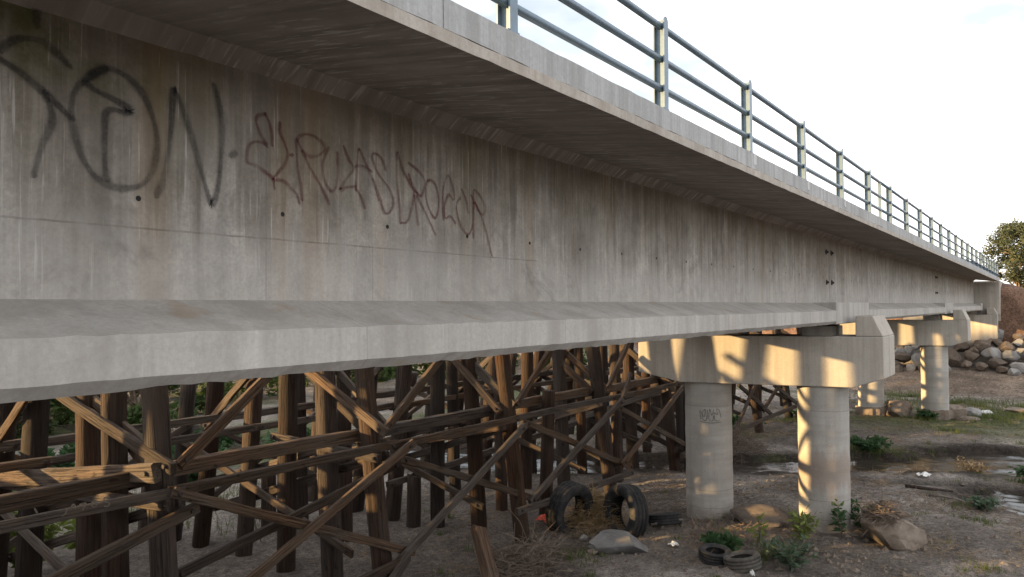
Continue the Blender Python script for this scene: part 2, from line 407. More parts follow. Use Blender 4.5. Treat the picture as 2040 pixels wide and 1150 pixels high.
RED = [[[(3.471, 6.839), (3.409, 6.815), (3.396, 6.773), (3.423, 6.711), (3.457, 6.66), (3.484, 6.619)], [(3.477, 6.635), (3.396, 6.638), (3.343, 6.607), (3.323, 6.548), (3.329, 6.488), (3.396, 6.476), (3.464, 6.446), (3.533, 6.404), (3.547, 6.343)], [(3.471, 6.839), (3.505, 6.783), (3.526, 6.706), (3.526, 6.638)]], [[(3.597, 6.8), (3.597, 6.731), (3.64, 6.657), (3.661, 6.59), (3.632, 6.516), (3.575, 6.45), (3.533, 6.398), (3.618, 6.403), (3.69, 6.36), (3.742, 6.319), (3.764, 6.263)]], [[(3.689, 6.594), (3.701, 6.594)]], [[(3.787, 6.289), (3.779, 6.383), (3.75, 6.509), (3.742, 6.615), (3.743, 6.709), (3.795, 6.754), (3.872, 6.768), (3.95, 6.745), (3.998, 6.704), (3.99, 6.666), (3.918, 6.618), (3.841, 6.612), (3.78, 6.656), (3.743, 6.709)], [(3.795, 6.635), (3.856, 6.536), (3.949, 6.428), (4.013, 6.338), (4.037, 6.285)]], [[(4.038, 6.698), (3.998, 6.63), (3.981, 6.554), (3.997, 6.459), (4.037, 6.402), (4.078, 6.382), (4.111, 6.424), (4.131, 6.526), (4.129, 6.676)]], [[(4.196, 6.737), (4.247, 6.644), (4.295, 6.581), (4.212, 6.487), (4.161, 6.405), (4.229, 6.432), (4.316, 6.449)]], [[(4.315, 6.423), (4.325, 6.527), (4.334, 6.644), (4.352, 6.743), (4.423, 6.644), (4.514, 6.5), (4.559, 6.373)], [(4.316, 6.603), (4.405, 6.616), (4.487, 6.588)], [(4.315, 6.436), (4.368, 6.378), (4.412, 6.292)]], [[(4.646, 6.624), (4.609, 6.698), (4.543, 6.735), (4.497, 6.721), (4.506, 6.67), (4.57, 6.573), (4.684, 6.481), (4.732, 6.392), (4.721, 6.323), (4.663, 6.271), (4.616, 6.299), (4.578, 6.388), (4.505, 6.525)]], [[(4.819, 6.21), (4.81, 6.346), (4.782, 6.534), (4.78, 6.786), (4.843, 6.665), (4.944, 6.54), (5.027, 6.48)], [(4.924, 6.621), (4.985, 6.476), (5.015, 6.325), (5.035, 6.215)], [(4.829, 6.211), (4.9, 6.231), (4.963, 6.362), (4.985, 6.448)]], [[(4.925, 6.718), (5.028, 6.677), (5.113, 6.618), (5.123, 6.549), (5.08, 6.465), (5.027, 6.48), (4.944, 6.582)], [(5.027, 6.452), (5.132, 6.322), (5.262, 6.147)]], [[(5.189, 6.614), (5.145, 6.565), (5.144, 6.451), (5.187, 6.356), (5.253, 6.29), (5.298, 6.338), (5.31, 6.455), (5.278, 6.568), (5.222, 6.611), (5.167, 6.604)]], [[(5.377, 6.287), (5.367, 6.432), (5.38, 6.58), (5.439, 6.683), (5.497, 6.624), (5.531, 6.509), (5.507, 6.477), (5.449, 6.515), (5.389, 6.405), (5.4, 6.304), (5.47, 6.325), (5.54, 6.271)]], [[(5.737, 6.38), (5.701, 6.498), (5.64, 6.582)], [(5.615, 6.504), (5.566, 6.453), (5.565, 6.363), (5.624, 6.248), (5.722, 6.18), (5.785, 6.246), (5.812, 6.387), (5.813, 6.479)]], [[(5.809, 6.156), (5.812, 6.371), (5.814, 6.572), (5.84, 6.598), (5.917, 6.553), (5.995, 6.467), (5.98, 6.395), (5.915, 6.397), (5.826, 6.496)], [(5.776, 6.545), (5.89, 6.425), (5.992, 6.263), (6.095, 6.009)]]]
CHALK = [[(5.54, 3.095), (5.473, 3.102), (5.477, 3.057), (5.536, 3.023), (5.518, 2.989), (5.469, 2.999)], [(5.341, 3.1), (5.309, 3.069), (5.32, 3.024), (5.363, 3.021), (5.374, 3.067), (5.341, 3.1)], [(5.159, 3.085), (5.233, 3.085), (5.191, 3.007)], [(5.054, 3.073), (5.075, 3.102), (5.106, 3.075), (5.102, 3.041)], [(5.003, 3.069), (4.983, 3.009), (4.942, 2.987)], [(4.624, 3.148), (4.653, 3.091)]]
LONG = [(6.66, 10.42, 3.4, 8.09, 10.42, 4.46, 0.19, 0.1), (10.87, 10.42, 3.38, 12.31, 10.42, 4.46, 0.19, 0.1), (15.17, 10.42, 3.37, 16.67, 10.42, 4.52, 0.19, 0.1), (19.7, 10.42, 3.35, 20.98, 10.42, 4.51, 0.19, 0.1), (20.07, 10.27, 2.99, 20.49, 10.27, 3.5, 0.16, 0.1), (6.66, 10.42, 2.89, 11.13, 10.42, 1.0, 0.19, 0.1), (7.06, 10.97, 1.68, 11.33, 10.97, 2.42, 0.19, 0.1), (7.59, 10.3, 1.45, 11.01, 10.3, 2.87, 0.19, 0.1), (4.76, 10.52, 2.16, 6.6, 10.52, 2.61, 0.21, 0.1), (11.35, 10.42, 2.6, 15.6, 10.42, 1.05, 0.18, 0.1), (10.54, 10.3, 0.72, 14.99, 10.3, 2.76, 0.19, 0.1), (15.41, 10.42, 2.81, 20.75, 10.42, 0.91, 0.19, 0.1), (15.42, 10.3, 1.08, 19.91, 10.3, 2.84, 0.19, 0.12), (14.73, 10.17, 0.99, 20.28, 10.17, 0.85, 0.19, 0.1), (20.16, 10.42, 2.66, 24.92, 10.42, 0.94, 0.18, 0.1), (20.17, 10.3, 1.16, 24.44, 10.3, 2.86, 0.19, 0.1), (24.3, 10.22, 0.71, 38.54, 10.22, 0.83, 0.2, 0.12), (30.5, 10.42, 2.41, 34.75, 10.42, 0.78, 0.2, 0.1), (29.09, 10.32, 0.42, 32.17, 10.32, 2.33, 0.2, 0.1), (35.26, 10.42, 2.0, 39.29, 10.42, 0.71, 0.2, 0.1), (33.31, 10.32, 1.18, 35.68, 10.32, 2.04, 0.22, 0.1), (14.29, 13.6, 1.25, 24.62, 13.6, 1.66, 0.2, 0.12), (9.9, 10.22, 0.82, 10.89, 10.22, 0.89, 0.2, 0.12)]
TRANS = [(6.4, 13.03, 4.14, 6.4, 10.06, 3.32, 0.22, 0.1), (6.65, 12.44, 4.02, 6.65, 10.55, 3.26, 0.2, 0.1), (6.8, 12.85, 4.19, 6.8, 11.26, 2.97, 0.15, 0.09), (10.7, 12.23, 4.3, 10.7, 10.15, 3.24, 0.22, 0.1), (10.95, 12.2, 4.02, 10.95, 10.78, 3.06, 0.17, 0.1), (11.15, 11.95, 4.31, 11.15, 10.55, 3.26, 0.18, 0.1), (14.8, 11.8, 4.28, 14.8, 10.46, 3.12, 0.2, 0.1), (15.05, 11.46, 4.22, 15.05, 10.28, 3.29, 0.24, 0.12), (19.8, 12.29, 4.31, 19.8, 10.83, 3.1, 0.24, 0.12), (20.05, 12.01, 4.34, 20.05, 10.54, 3.23, 0.22, 0.1), (24.5, 12.21, 4.34, 24.5, 11.52, 3.71, 0.24, 0.12), (6.35, 15.54, 2.52, 6.35, 10.07, 2.83, 0.2, 0.09), (6.3, 15.61, 2.57, 6.3, 10.33, 3.26, 0.33, 0.15), (10.7, 13.37, 2.92, 10.7, 10.26, 2.74, 0.19, 0.09), (14.8, 12.84, 2.25, 14.8, 10.28, 2.82, 0.18, 0.1), (6.9, 10.24, 4.77, 6.9, 10.8, 4.91, 0.2, 0.1)]

# ------------------------------------------------------------------ helpers
def tag(o, label=None, cat=None, group=None, kind=None):
    if label: o['label'] = label
    if cat: o['category'] = cat
    if group: o['group'] = group
    if kind: o['kind'] = kind
    return o
def empty(name, loc=(0, 0, 0)):
    o = bpy.data.objects.new(name, None); COL.objects.link(o); o.location = loc
    o.empty_display_size = .3
    return o
def link(name, mesh, parent=None):
    o = bpy.data.objects.new(name, mesh); COL.objects.link(o)
    if parent: o.parent = parent
    return o
def mesh_of(name, v, f, mats, idx=None, smooth=False):
    m = bpy.data.meshes.new(name)
    m.from_pydata([tuple(p) for p in v], [], [tuple(q) for q in f])
    for k in (mats if isinstance(mats, (list, tuple)) else [mats]): m.materials.append(k)
    if idx is not None: m.polygons.foreach_set('material_index', idx)
    if smooth: m.polygons.foreach_set('use_smooth', [True]*len(m.polygons))
    m.update(); return m
def bevel(o, w=.015, seg=2, ang=35):
    b = o.modifiers.new('bevel', 'BEVEL'); b.width = w; b.segments = seg; b.limit_method = 'ANGLE'; b.angle_limit = R(ang)
    return o
def box_vf(x0, x1, y0, y1, z0, z1):
    v = [(x0, y0, z0), (x1, y0, z0), (x1, y1, z0), (x0, y1, z0), (x0, y0, z1), (x1, y0, z1), (x1, y1, z1), (x0, y1, z1)]
    f = [(0, 3, 2, 1), (4, 5, 6, 7), (0, 1, 5, 4), (1, 2, 6, 5), (2, 3, 7, 6), (3, 0, 4, 7)]
    return v, f
def box(name, dims, mat, parent=None, bev=.012):
    o = link(name, mesh_of(name, *box_vf(*dims), mat), parent)
    if bev: bevel(o, bev)
    return o
def extrude_x(name, prof, xs, mats, seg_mat=None, jit=None, shear=0, y_ref=0, parent=None, bev=0, seed=1):
    """closed (y, z) outline swept along x; jit = {point index: amplitude}"""
    r = random.Random(seed); n = len(prof); v = []; f = []; idx = []
    for x in xs:
        for i, (y, z) in enumerate(prof):
            a = (jit or {}).get(i, 0)
            v.append((x+shear*(y-y_ref), y+r.uniform(-a, a)*.6, z+r.uniform(-a, a)))
    for k in range(len(xs)-1):
        for i in range(n):
            j = (i+1) % n
            f.append((k*n+i, k*n+j, (k+1)*n+j, (k+1)*n+i)); idx.append(seg_mat[i] if seg_mat else 0)
    f.append(tuple(range(n-1, -1, -1))); idx.append(0)
    f.append(tuple((len(xs)-1)*n+i for i in range(n))); idx.append(0)
    m = mesh_of(name, v, f, mats, idx)
    bm = bmesh.new(); bm.from_mesh(m); bmesh.ops.recalc_face_normals(bm, faces=bm.faces); bm.to_mesh(m); bm.free()
    o = link(name, m, parent)
    if bev: bevel(o, bev)
    return o
def frange(a, b, step):
    n = max(1, round((b-a)/step)); return [a+(b-a)*i/n for i in range(n+1)]
def tube_vf(path, radii, seg=10, cap=True):
    v = []; f = []
    P = [Vector(p) for p in path]
    for i, p in enumerate(P):
        d = (P[min(i+1, len(P)-1)]-P[max(i-1, 0)]).normalized()
        a = d.orthogonal().normalized() if i == 0 else (a-d*a.dot(d)).normalized()
        b = d.cross(a)
        for k in range(seg):
            t = 2*math.pi*k/seg
            v.append(p+(a*math.cos(t)+b*math.sin(t))*radii[i])
    for i in range(len(P)-1):
        for k in range(seg):
            k2 = (k+1) % seg
            f.append((i*seg+k, i*seg+k2, (i+1)*seg+k2, (i+1)*seg+k))
    if cap:
        f.append(tuple(range(seg-1, -1, -1))); f.append(tuple((len(P)-1)*seg+k for k in range(seg)))
    return v, f
# value noise for shapes
_T = np.random.RandomState(3).rand(256, 256)
def vn(x, y):
    x = np.asarray(x, float); y = np.asarray(y, float)
    xi = np.floor(x).astype(int); yi = np.floor(y).astype(int); fx = x-xi; fy = y-yi
    fx = fx*fx*(3-2*fx); fy = fy*fy*(3-2*fy)
    a = _T[xi % 256, yi % 256]; b = _T[(xi+1) % 256, yi % 256]; c = _T[xi % 256, (yi+1) % 256]; d = _T[(xi+1) % 256, (yi+1) % 256]
    return (a*(1-fx)+b*fx)*(1-fy)+(c*(1-fx)+d*fx)*fy
def fbm(x, y, o=5, p=.5):
    s = 0; a = 1; t = 0
    for k in range(o):
        s = s+a*vn(x*2**k+13.7*k, y*2**k+7.3*k); t += a; a *= p
    return s/t
def sstep(a, b, x):
    t = np.clip((x-a)/(b-a), 0, 1); return t*t*(3-2*t)

# ------------------------------------------------------------------ terrain
STREAM = np.array([(31.0, -60), (30.6, -14), (31.3, -4), (31.6, 1.2), (29.6, 4.4), (27.0, 8.0), (25.2, 11.5), (23.4, 14.7), (22.0, 19.3), (20.5, 24), (19.6, 28.5), (20.5, 40), (26, 70), (30, 120)], float)
SW = np.array([2.8, 2.7, 2.6, 2.3, 1.15, 1.05, 1.1, 1.5, 1.5, 1.6, 1.8, 2, 2.5, 3], float)
def stream_d(x, y):
    best = np.full(np.shape(x), 1e9); w = np.ones(np.shape(x))
    for i in range(len(STREAM)-1):
        a = STREAM[i]; b = STREAM[i+1]; d = b-a
        t = np.clip(((x-a[0])*d[0]+(y-a[1])*d[1])/(d@d), 0, 1)
        q = np.hypot(x-a[0]-t*d[0], y-a[1]-t*d[1])
        m = q < best
        best = np.where(m, q, best); w = np.where(m, SW[i]*(1-t)+SW[i+1]*t, w)
    return best, w
def height(x, y):
    x = np.asarray(x, float); y = np.asarray(y, float)
    h = .16+.22*(fbm(x*.16, y*.16)-.5)*2*.6+.07*(fbm(x*.9, y*.9, 4)-.5)*2
    h = h+.055*(fbm(x*2.1, y*2.1, 3)-.5)*2+.03*(fbm(x*5.3, y*5.3, 2)-.5)*2
    h = h+.12*np.exp(-((x-19)**2+(y-5.5)**2)/22)+.2*np.exp(-((x-41)**2+(y-5.5)**2)/30)
    d, w = stream_d(x, y)
    d = d+(fbm(x*.9+5, y*.9, 4)-.5)*1.5
    h = h-.42*sstep(w+.25, w-.2, d)+.05*np.exp(-((d-w-.6)/.4)**2)*sstep(27, 31, x)
    pd = np.hypot((x-25.6)/1.5, (y-.95)/1.05)+(fbm(x*1.3, y*1.3+9, 3)-.5)*.6
    h = h-.40*sstep(1.0, .75, pd)
    # shallow dry rills to the right of the pier
    h = h-.16*np.exp(-((x-26.6-.3*np.sin(y*.9)+.12*(y-3))/.30)**2)*sstep(8.5, 6.5, y)*sstep(.5, 1.5, y)
    # near bank under the camera, far bank below the abutment
    nb = sstep(6.2, 1.4, x+.8*(fbm(x*.3+20, y*.3)-.5))
    h = h*(1-nb)+nb*(3.75+.25*(fbm(x*.4, y*.4)-.5))
    fb = sstep(53.5, 60.5, x)
    h = h+fb*1.15
    cl = sstep(61.6, 64.6, x+.5*(fbm(x*.5, y*.5+3)-.5))
    topz = 6.7-3.4*sstep(3.0, -9, y)-1.5*sstep(10, 22, y)
    h = h*(1-cl)+cl*np.maximum(h, topz+.3*(fbm(x*.3, y*.3)-.5))
    # approach fills behind both abutments
    ap = sstep(4.6, 3.0, np.abs(y-5.84))
    na = sstep(-2.0, -4.2, x)*ap
    h = h*(1-na)+na*7.0
    fa = sstep(64.5, 66.5, x)*ap
    h = h*(1-fa)+fa*7.0
    # the ground climbs gently away from the river on the left
    h = h+sstep(42, 80, y)*3.2*sstep(6, 12, x)+sstep(-30, -70, y)*1.5*sstep(6, 12, x)
    return h
def H(x, y): return float(height(np.array([x]), np.array([y]))[0])

def axis(lo, hi, inner_lo, inner_hi, step):
    a = list(np.arange(inner_lo, inner_hi, step))
    s = step; x = inner_hi
    while x < hi: a.append(x); s *= 1.22; x += s
    s = step; x = inner_lo-step
    left = []
    while x > lo: left.append(x); s *= 1.22; x -= s
    return np.array(left[::-1]+a)
gx = axis(-900, 1500, 4, 66, .16); gy = axis(-1200, 1200, -14, 24, .16)
GX, GY = np.meshgrid(gx, gy, indexing='ij')
GZ = height(GX, GY)
nx, ny = GX.shape
gm = bpy.data.meshes.new('ground')
verts = np.stack([GX.ravel(), GY.ravel(), GZ.ravel()], 1)
ii = (np.arange(nx-1)[:, None]*ny+np.arange(ny-1)[None, :]).ravel()
quads = np.stack([ii, ii+ny, ii+ny+1, ii+1], 1)
gm.vertices.add(len(verts)); gm.vertices.foreach_set('co', verts.ravel())
gm.loops.add(len(quads)*4); gm.loops.foreach_set('vertex_index', quads.ravel())
gm.polygons.add(len(quads)); gm.polygons.foreach_set('loop_start', np.arange(len(quads))*4); gm.polygons.foreach_set('loop_total', np.full(len(quads), 4))
gm.polygons.foreach_set('use_smooth', np.ones(len(quads), bool))
gm.update(); gm.validate()
def soil_colour(x, y, z):
    sand = np.array([.31, .275, .245]); tan = np.array([.235, .185, .145]); damp = np.array([.038, .030, .024]); green = np.array([.085, .10, .035]); red = np.array([.19, .115, .08]); loam = np.array([.175, .15, .13])
    n = fbm(x*.22+3, y*.22, 5)[:, None]
    c = loam*(1-sstep(.38, .62, n))+sand*sstep(.38, .62, n)
    d, w = stream_d(x, y); d = d+(fbm(x*.8, y*.8+4, 4)-.5)*1.6
    wet = sstep(w+1.5, w+.3, d)[:, None]*.92
    pd = np.hypot(x-25.6, (y-.95))
    wet = np.maximum(wet, sstep(2.2, 1.2, pd)[:, None]*.85)
    ril = np.exp(-((x-26.5-.3*np.sin(y*.9)+.12*(y-3))/.55)**2)*sstep(9, 6.5, y)*sstep(.2, 1.5, y)
    wet = np.maximum(wet, ril[:, None]*.8)
    c = c*(1-wet)+damp*wet
    g = (sstep(33, 40, x)*sstep(55, 50, x)*sstep(.46, .58, fbm(x*.25+40, y*.25+2, 5))*sstep(40, 20, np.abs(y-4)))[:, None]*.8
    g = np.maximum(g, (sstep(.56, .66, fbm(x*.5+11, y*.5+31, 4))*sstep(26, 30, x)*sstep(36, 30, x))[:, None]*.7)
    g = np.maximum(g, (sstep(.45, .6, fbm(x*.2+1, y*.2+51, 4))*sstep(17, 24, y))[:, None]*.8)
    c = c*(1-g)+green*g
    t = (sstep(52, 55, x)*sstep(61, 58, x))[:, None]
    c = c*(1-t)+tan*t
    r = (sstep(1.5, 2.6, z)*sstep(58, 61, x))[:, None]
    c = c*(1-r)+red*r
    return c
cc = soil_colour(verts[:, 0], verts[:, 1], verts[:, 2])
ca = gm.color_attributes.new('soil', 'FLOAT_COLOR', 'POINT')
ca.data.foreach_set('color', np.concatenate([cc, np.ones((len(cc), 1))], 1).ravel())
gm.materials.append(MAT['ground'])
tag(link('ground', gm), kind='structure', label='sandy brown river bed rising to earth banks at both ends')

# rippled water ribbon
v = []; f = []
SS = np.vstack([STREAM[2:12]]); WW = SW[2:12]
seg_l = np.hypot(*(SS[1:]-SS[:-1]).T); cl = np.concatenate([[0], np.cumsum(seg_l)])
tt = np.arange(0, cl[-1], .09); NW = 44
cxs = np.interp(tt, cl, SS[:, 0]); cys = np.interp(tt, cl, SS[:, 1]); ws = np.interp(tt, cl, WW)
k5 = np.ones(25)/25
cxs = np.convolve(np.pad(cxs, 12, 'edge'), k5, 'valid'); cys = np.convolve(np.pad(cys, 12, 'edge'), k5, 'valid')
dx_ = np.gradient(cxs); dy_ = np.gradient(cys); ln = np.hypot(dx_, dy_)+1e-9; nxv, nyv = -dy_/ln, dx_/ln
uu = np.linspace(-1.5, 1.5, NW)
WX = cxs[:, None]+nxv[:, None]*uu[None, :]*ws[:, None]; WY = cys[:, None]+nyv[:, None]*uu[None, :]*ws[:, None]
WZ = .03+.032*(fbm(WX*4.2, WY*2.6, 3)-.5)*2
v = np.stack([WX.ravel(), WY.ravel(), WZ.ravel()], 1).tolist()
for i in range(len(tt)-1):
    for k in range(NW-1): f.append((i*NW+k, i*NW+k+1, (i+1)*NW+k+1, (i+1)*NW+k))
tag(link('stream', mesh_of('stream', v, f, MAT['water'], smooth=True)), kind='structure', label='shallow muddy stream winding under the bridge')
v = []; f = []
for i in range(40):
    for j in range(34):
        x = 25.6+(i/39-.5)*3.6; y = .95+(j/33-.5)*2.8
        v.append((x, y, .034+.028*float(fbm(np.array([x*4.5]), np.array([y*3+7]), 3)[0]-.5)*2))
for i in range(39):
    for j in range(33): f.append((i*34+j, (i+1)*34+j, (i+1)*34+j+1, i*34+j+1))
tag(link('puddle', mesh_of('puddle', v, f, MAT['water'], smooth=True)), kind='structure', label='small bright puddle in the sand right of the pier')

# ------------------------------------------------------------------ concrete bridge
CY = 5.84
P0, P1, P2, P3 = -1.45, 20.0, 41.45, 62.9
bridge = empty('concrete_bridge', (P0, CY, 5.1))
tag(bridge, 'long grey concrete girder bridge with stained web crossing the river bed', 'bridge')
def at_bridge(o):
    o.parent = bridge
    o.matrix_parent_inverse = Matrix.Translation(-Vector((P0, CY, 5.1)))
    return o
half = [(3.95, 5.095), (3.88, 5.16), (3.88, 5.385), (4.40, 5.57), (4.40, 7.10), (4.27, 7.205)]
near_prof = half+[(4.85, 7.205), (4.72, 7.10), (4.72, 5.57), (5.24, 5.385), (5.24, 5.16), (5.17, 5.095)]
segm = [1, 1, 1, 0, 2, 2, 2, 0, 1, 1, 1, 1]
spans = ((P0, P1-.008), (P1+.008, P2-.008), (P2+.008, P3))
tie_mesh = None
def disc_mesh(name, r, depth, mat, n=10):
    v = []; f = []
    for y in (0, -depth):
        for k in range(n): v.append((r*math.cos(2*math.pi*k/n), y, r*math.sin(2*math.pi*k/n)))
    f.append(tuple(range(n, 2*n)))
    f.append(tuple(range(n-1, -1, -1)))
    for k in range(n): f.append((k, (k+1) % n, n+(k+1) % n, n+k))
    return mesh_of(name, v, f, mat)
tie_mesh = disc_mesh('tie_hole', .017, .002, MAT['bearing'])
bolt_plate = disc_mesh('bolt_plate', .062, .02, MAT['bolt'], 8)
bolt_head = disc_mesh('bolt_head', .03, .03, MAT['bolt'], 6)
for si, (a, b) in enumerate(spans):
    for side in (0, 1):
        prof = near_prof if side == 0 else [(2*CY-y, z) for y, z in near_prof]
        g = at_bridge(extrude_x('girder', prof, frange(a, b, .11 if side == 0 and si < 2 else .5), [MAT['girder'], MAT['flange'], MAT['soffit']], segm, {0: .008, 11: .008, 1: .003, 2: .0055, 3: .002, 4: .004, 5: .012}, seed=si*2+side))
        for ex0, ex1 in ((a, a+1.93), (b-1.76, b)):
            if side == 0:
                eb = bevel(link('end_block', mesh_of('end_block', *box_vf(ex0+.004, ex1-.004, 3.874, 4.6, 5.09, 5.575), MAT['flange'])), .02)
            else:
                eb = bevel(link('end_block', mesh_of('end_block', *box_vf(ex0+.004, ex1-.004, 2*CY-4.6, 2*CY-3.874, 5.09, 5.575), MAT['flange'])), .02)
            eb.parent = g; eb.matrix_parent_inverse = Matrix.Identity(4); eb.location = (0, 0, 0)
        if side == 0:
            for k in range(int((b-a)/1.05)):
                x = a+(2.57-P0 if si == 0 else 2.57) % 1.05+.0+k*1.05
                if x > b-.4: break
                t = link('tie_hole', tie_mesh, g); t.location = (x, 4.40, 6.168+rnd.uniform(-.006, .006))
            for bx in ([b-.3] if si < 2 else [])+([a+.22] if si else []):
                for bz in (6.06, 6.78):
                    t = link('bolt', bolt_plate, g); t.location = (bx, 4.40, bz)
                    t = link('bolt', bolt_head, g); t.location = (bx+.03, 4.38, bz)
    # deck slab and its edge
    sl = [(2.85, 7.035), (2.85, 7.112), (3.154, 7.112), (3.154, 7.27), (4.3, 7.34), (2*CY-4.3, 7.34), (2*CY-3.154, 7.27), (2*CY-3.154, 7.112), (2*CY-2.85, 7.112), (2*CY-2.85, 7.035), (2*CY-4.27, 7.20), (4.27, 7.20)]
    at_bridge(extrude_x('deck_slab', sl, frange(a-.006, b+.006, .15), [MAT['slab_edge'], MAT['soffit'], MAT['asphalt']], [0, 0, 0, 2, 2, 2, 0, 0, 0, 1, 1, 1], {0: .003, 1: .003}, seed=40+si))
    for yy in ((a+.5), (a+b)/2, b-.5):
        d = box('diaphragm', (yy-.14, yy+.14, 4.722, 2*CY-4.722, 5.6, 7.195), MAT['pier'], None, 0); at_bridge(d)
# curb, cast in lengths with open joints between
cs = frange(P0, P3, 2.4725)
for k in range(len(cs)-1):
    for side in (0, 1):
        a, b = cs[k]+.003, cs[k+1]-.003
        prof = [(2.853, 7.116), (2.853, 7.30), (3.15, 7.30), (3.15, 7.116)]
        if side: prof = [(2*CY-y, z) for y, z in prof]
        o = extrude_x('curb', prof, frange(a, b, .12), [MAT['curb']], None, {0: .004, 1: .003}, seed=100+k)
        at_bridge(o)

# ------------------------------------------------------------------ railing
def arc_plate(w, hgt, t, ny_):
    """upright flat bar with a rounded head; returns verts, faces (centred in x, base at z=0, y from ny_ to ny_+t)"""
    out = [(-w/2, 0), (w/2, 0), (w/2, hgt-w/2)]
    for k in range(1, 8):
        a = math.pi*k/8; out.append((w/2*math.cos(a), hgt-w/2+w/2*math.sin(a)))
    out.append((-w/2, hgt-w/2))
    n = len(out); v = [(x, ny_, z) for x, z in out]+[(x, ny_+t, z) for x, z in out]
    f = [tuple(range(n)), tuple(range(2*n-1, n-1, -1))]+[(i, n+i, n+(i+1) % n, (i+1) % n) for i in range(n)]
    return v, f
v, f = arc_plate(.09, .855, .012, -.055)
v2, f2 = arc_plate(.09, .855, .012, .043)
v3, f3 = box_vf(-.006, .006, -.0425, .0425, 0, .83)
vv = v+v2+v3; ff = list(f)+[tuple(i+len(v) for i in q) for q in f2]+[tuple(i+len(v)+len(v2) for i in q) for q in f3]
post_mesh = mesh_of('post', vv, ff, MAT['steel'])
bpm = bpy.data.meshes.new('base_plate'); bpm = mesh_of('base_plate', *box_vf(-.07, .07, -.052, .085, 0, .012), MAT['steel'])
mort = mesh_of('mortar_patch', *box_vf(-.05, .05, -.004, 0, -.13, .0), MAT['pale_repair'])
for side, YR, lab in ((0, 2.908, 'blue-grey steel bridge railing with three pipes along the near edge'), (1, 2*CY-2.908, 'blue-grey steel railing along the far edge of the deck')):
    rail = empty('bridge_railing', (0, YR, 7.3)); tag(rail, lab, 'railing')
    xs = [4.2266+2.4725*k for k in range(-2, 24)]
    for k, x in enumerate(xs):
        if x > P3-.3: break
        p = link('post', post_mesh, rail); p.location = (x, 0, 0); p.rotation_euler = (R(rnd.uniform(-.4, .4)), R(rnd.uniform(-.4, .4)), 0)
        q = link('base_plate', bpm, p); q.location = (0, 0, .001)
    for hz in (.20, .47, .775):
        for a, b in ((P0, 17.9), (17.93, 39.4), (39.43, P3+.4)):
            v, f = tube_vf([(a+(b-a)*i/8, 0, 0) for i in range(9)], [.031]*9, 12)
            o = link('rail', mesh_of('rail', v, f, MAT['steel'], smooth=True), rail); o.location = (0, 0, hz)
    if side == 0:
        for xm in (9.27, 11.75, 14.2, 26.5):
            mo = link('mortar_patch', mort); mo.location = (xm+.02, 2.853, 7.302); at_bridge(mo)
        t = link('joint_post', mesh_of('joint_post', *box_vf(-.02, .02, -.03, .03, 0, .76), MAT['steel']), rail); t.location = (17.9, 0, 0)
        kp, kf = [], []
        n = 24
        for i in range(n+1):
            x = 33+(P3-33)*i/n; hh = .05+.20*min(1, i/10)
            kp += [(x, .075, .005), (x, .083, .005), (x, .083, hh), (x, .075, hh)]
        for i in range(n):
            for k in range(4): kf.append((i*4+k, i*4+(k+1) % 4, i*4+4+(k+1) % 4, i*4+4+k))
        link('toe_plate', mesh_of('toe_plate', kp, kf, MAT['steel']), rail)

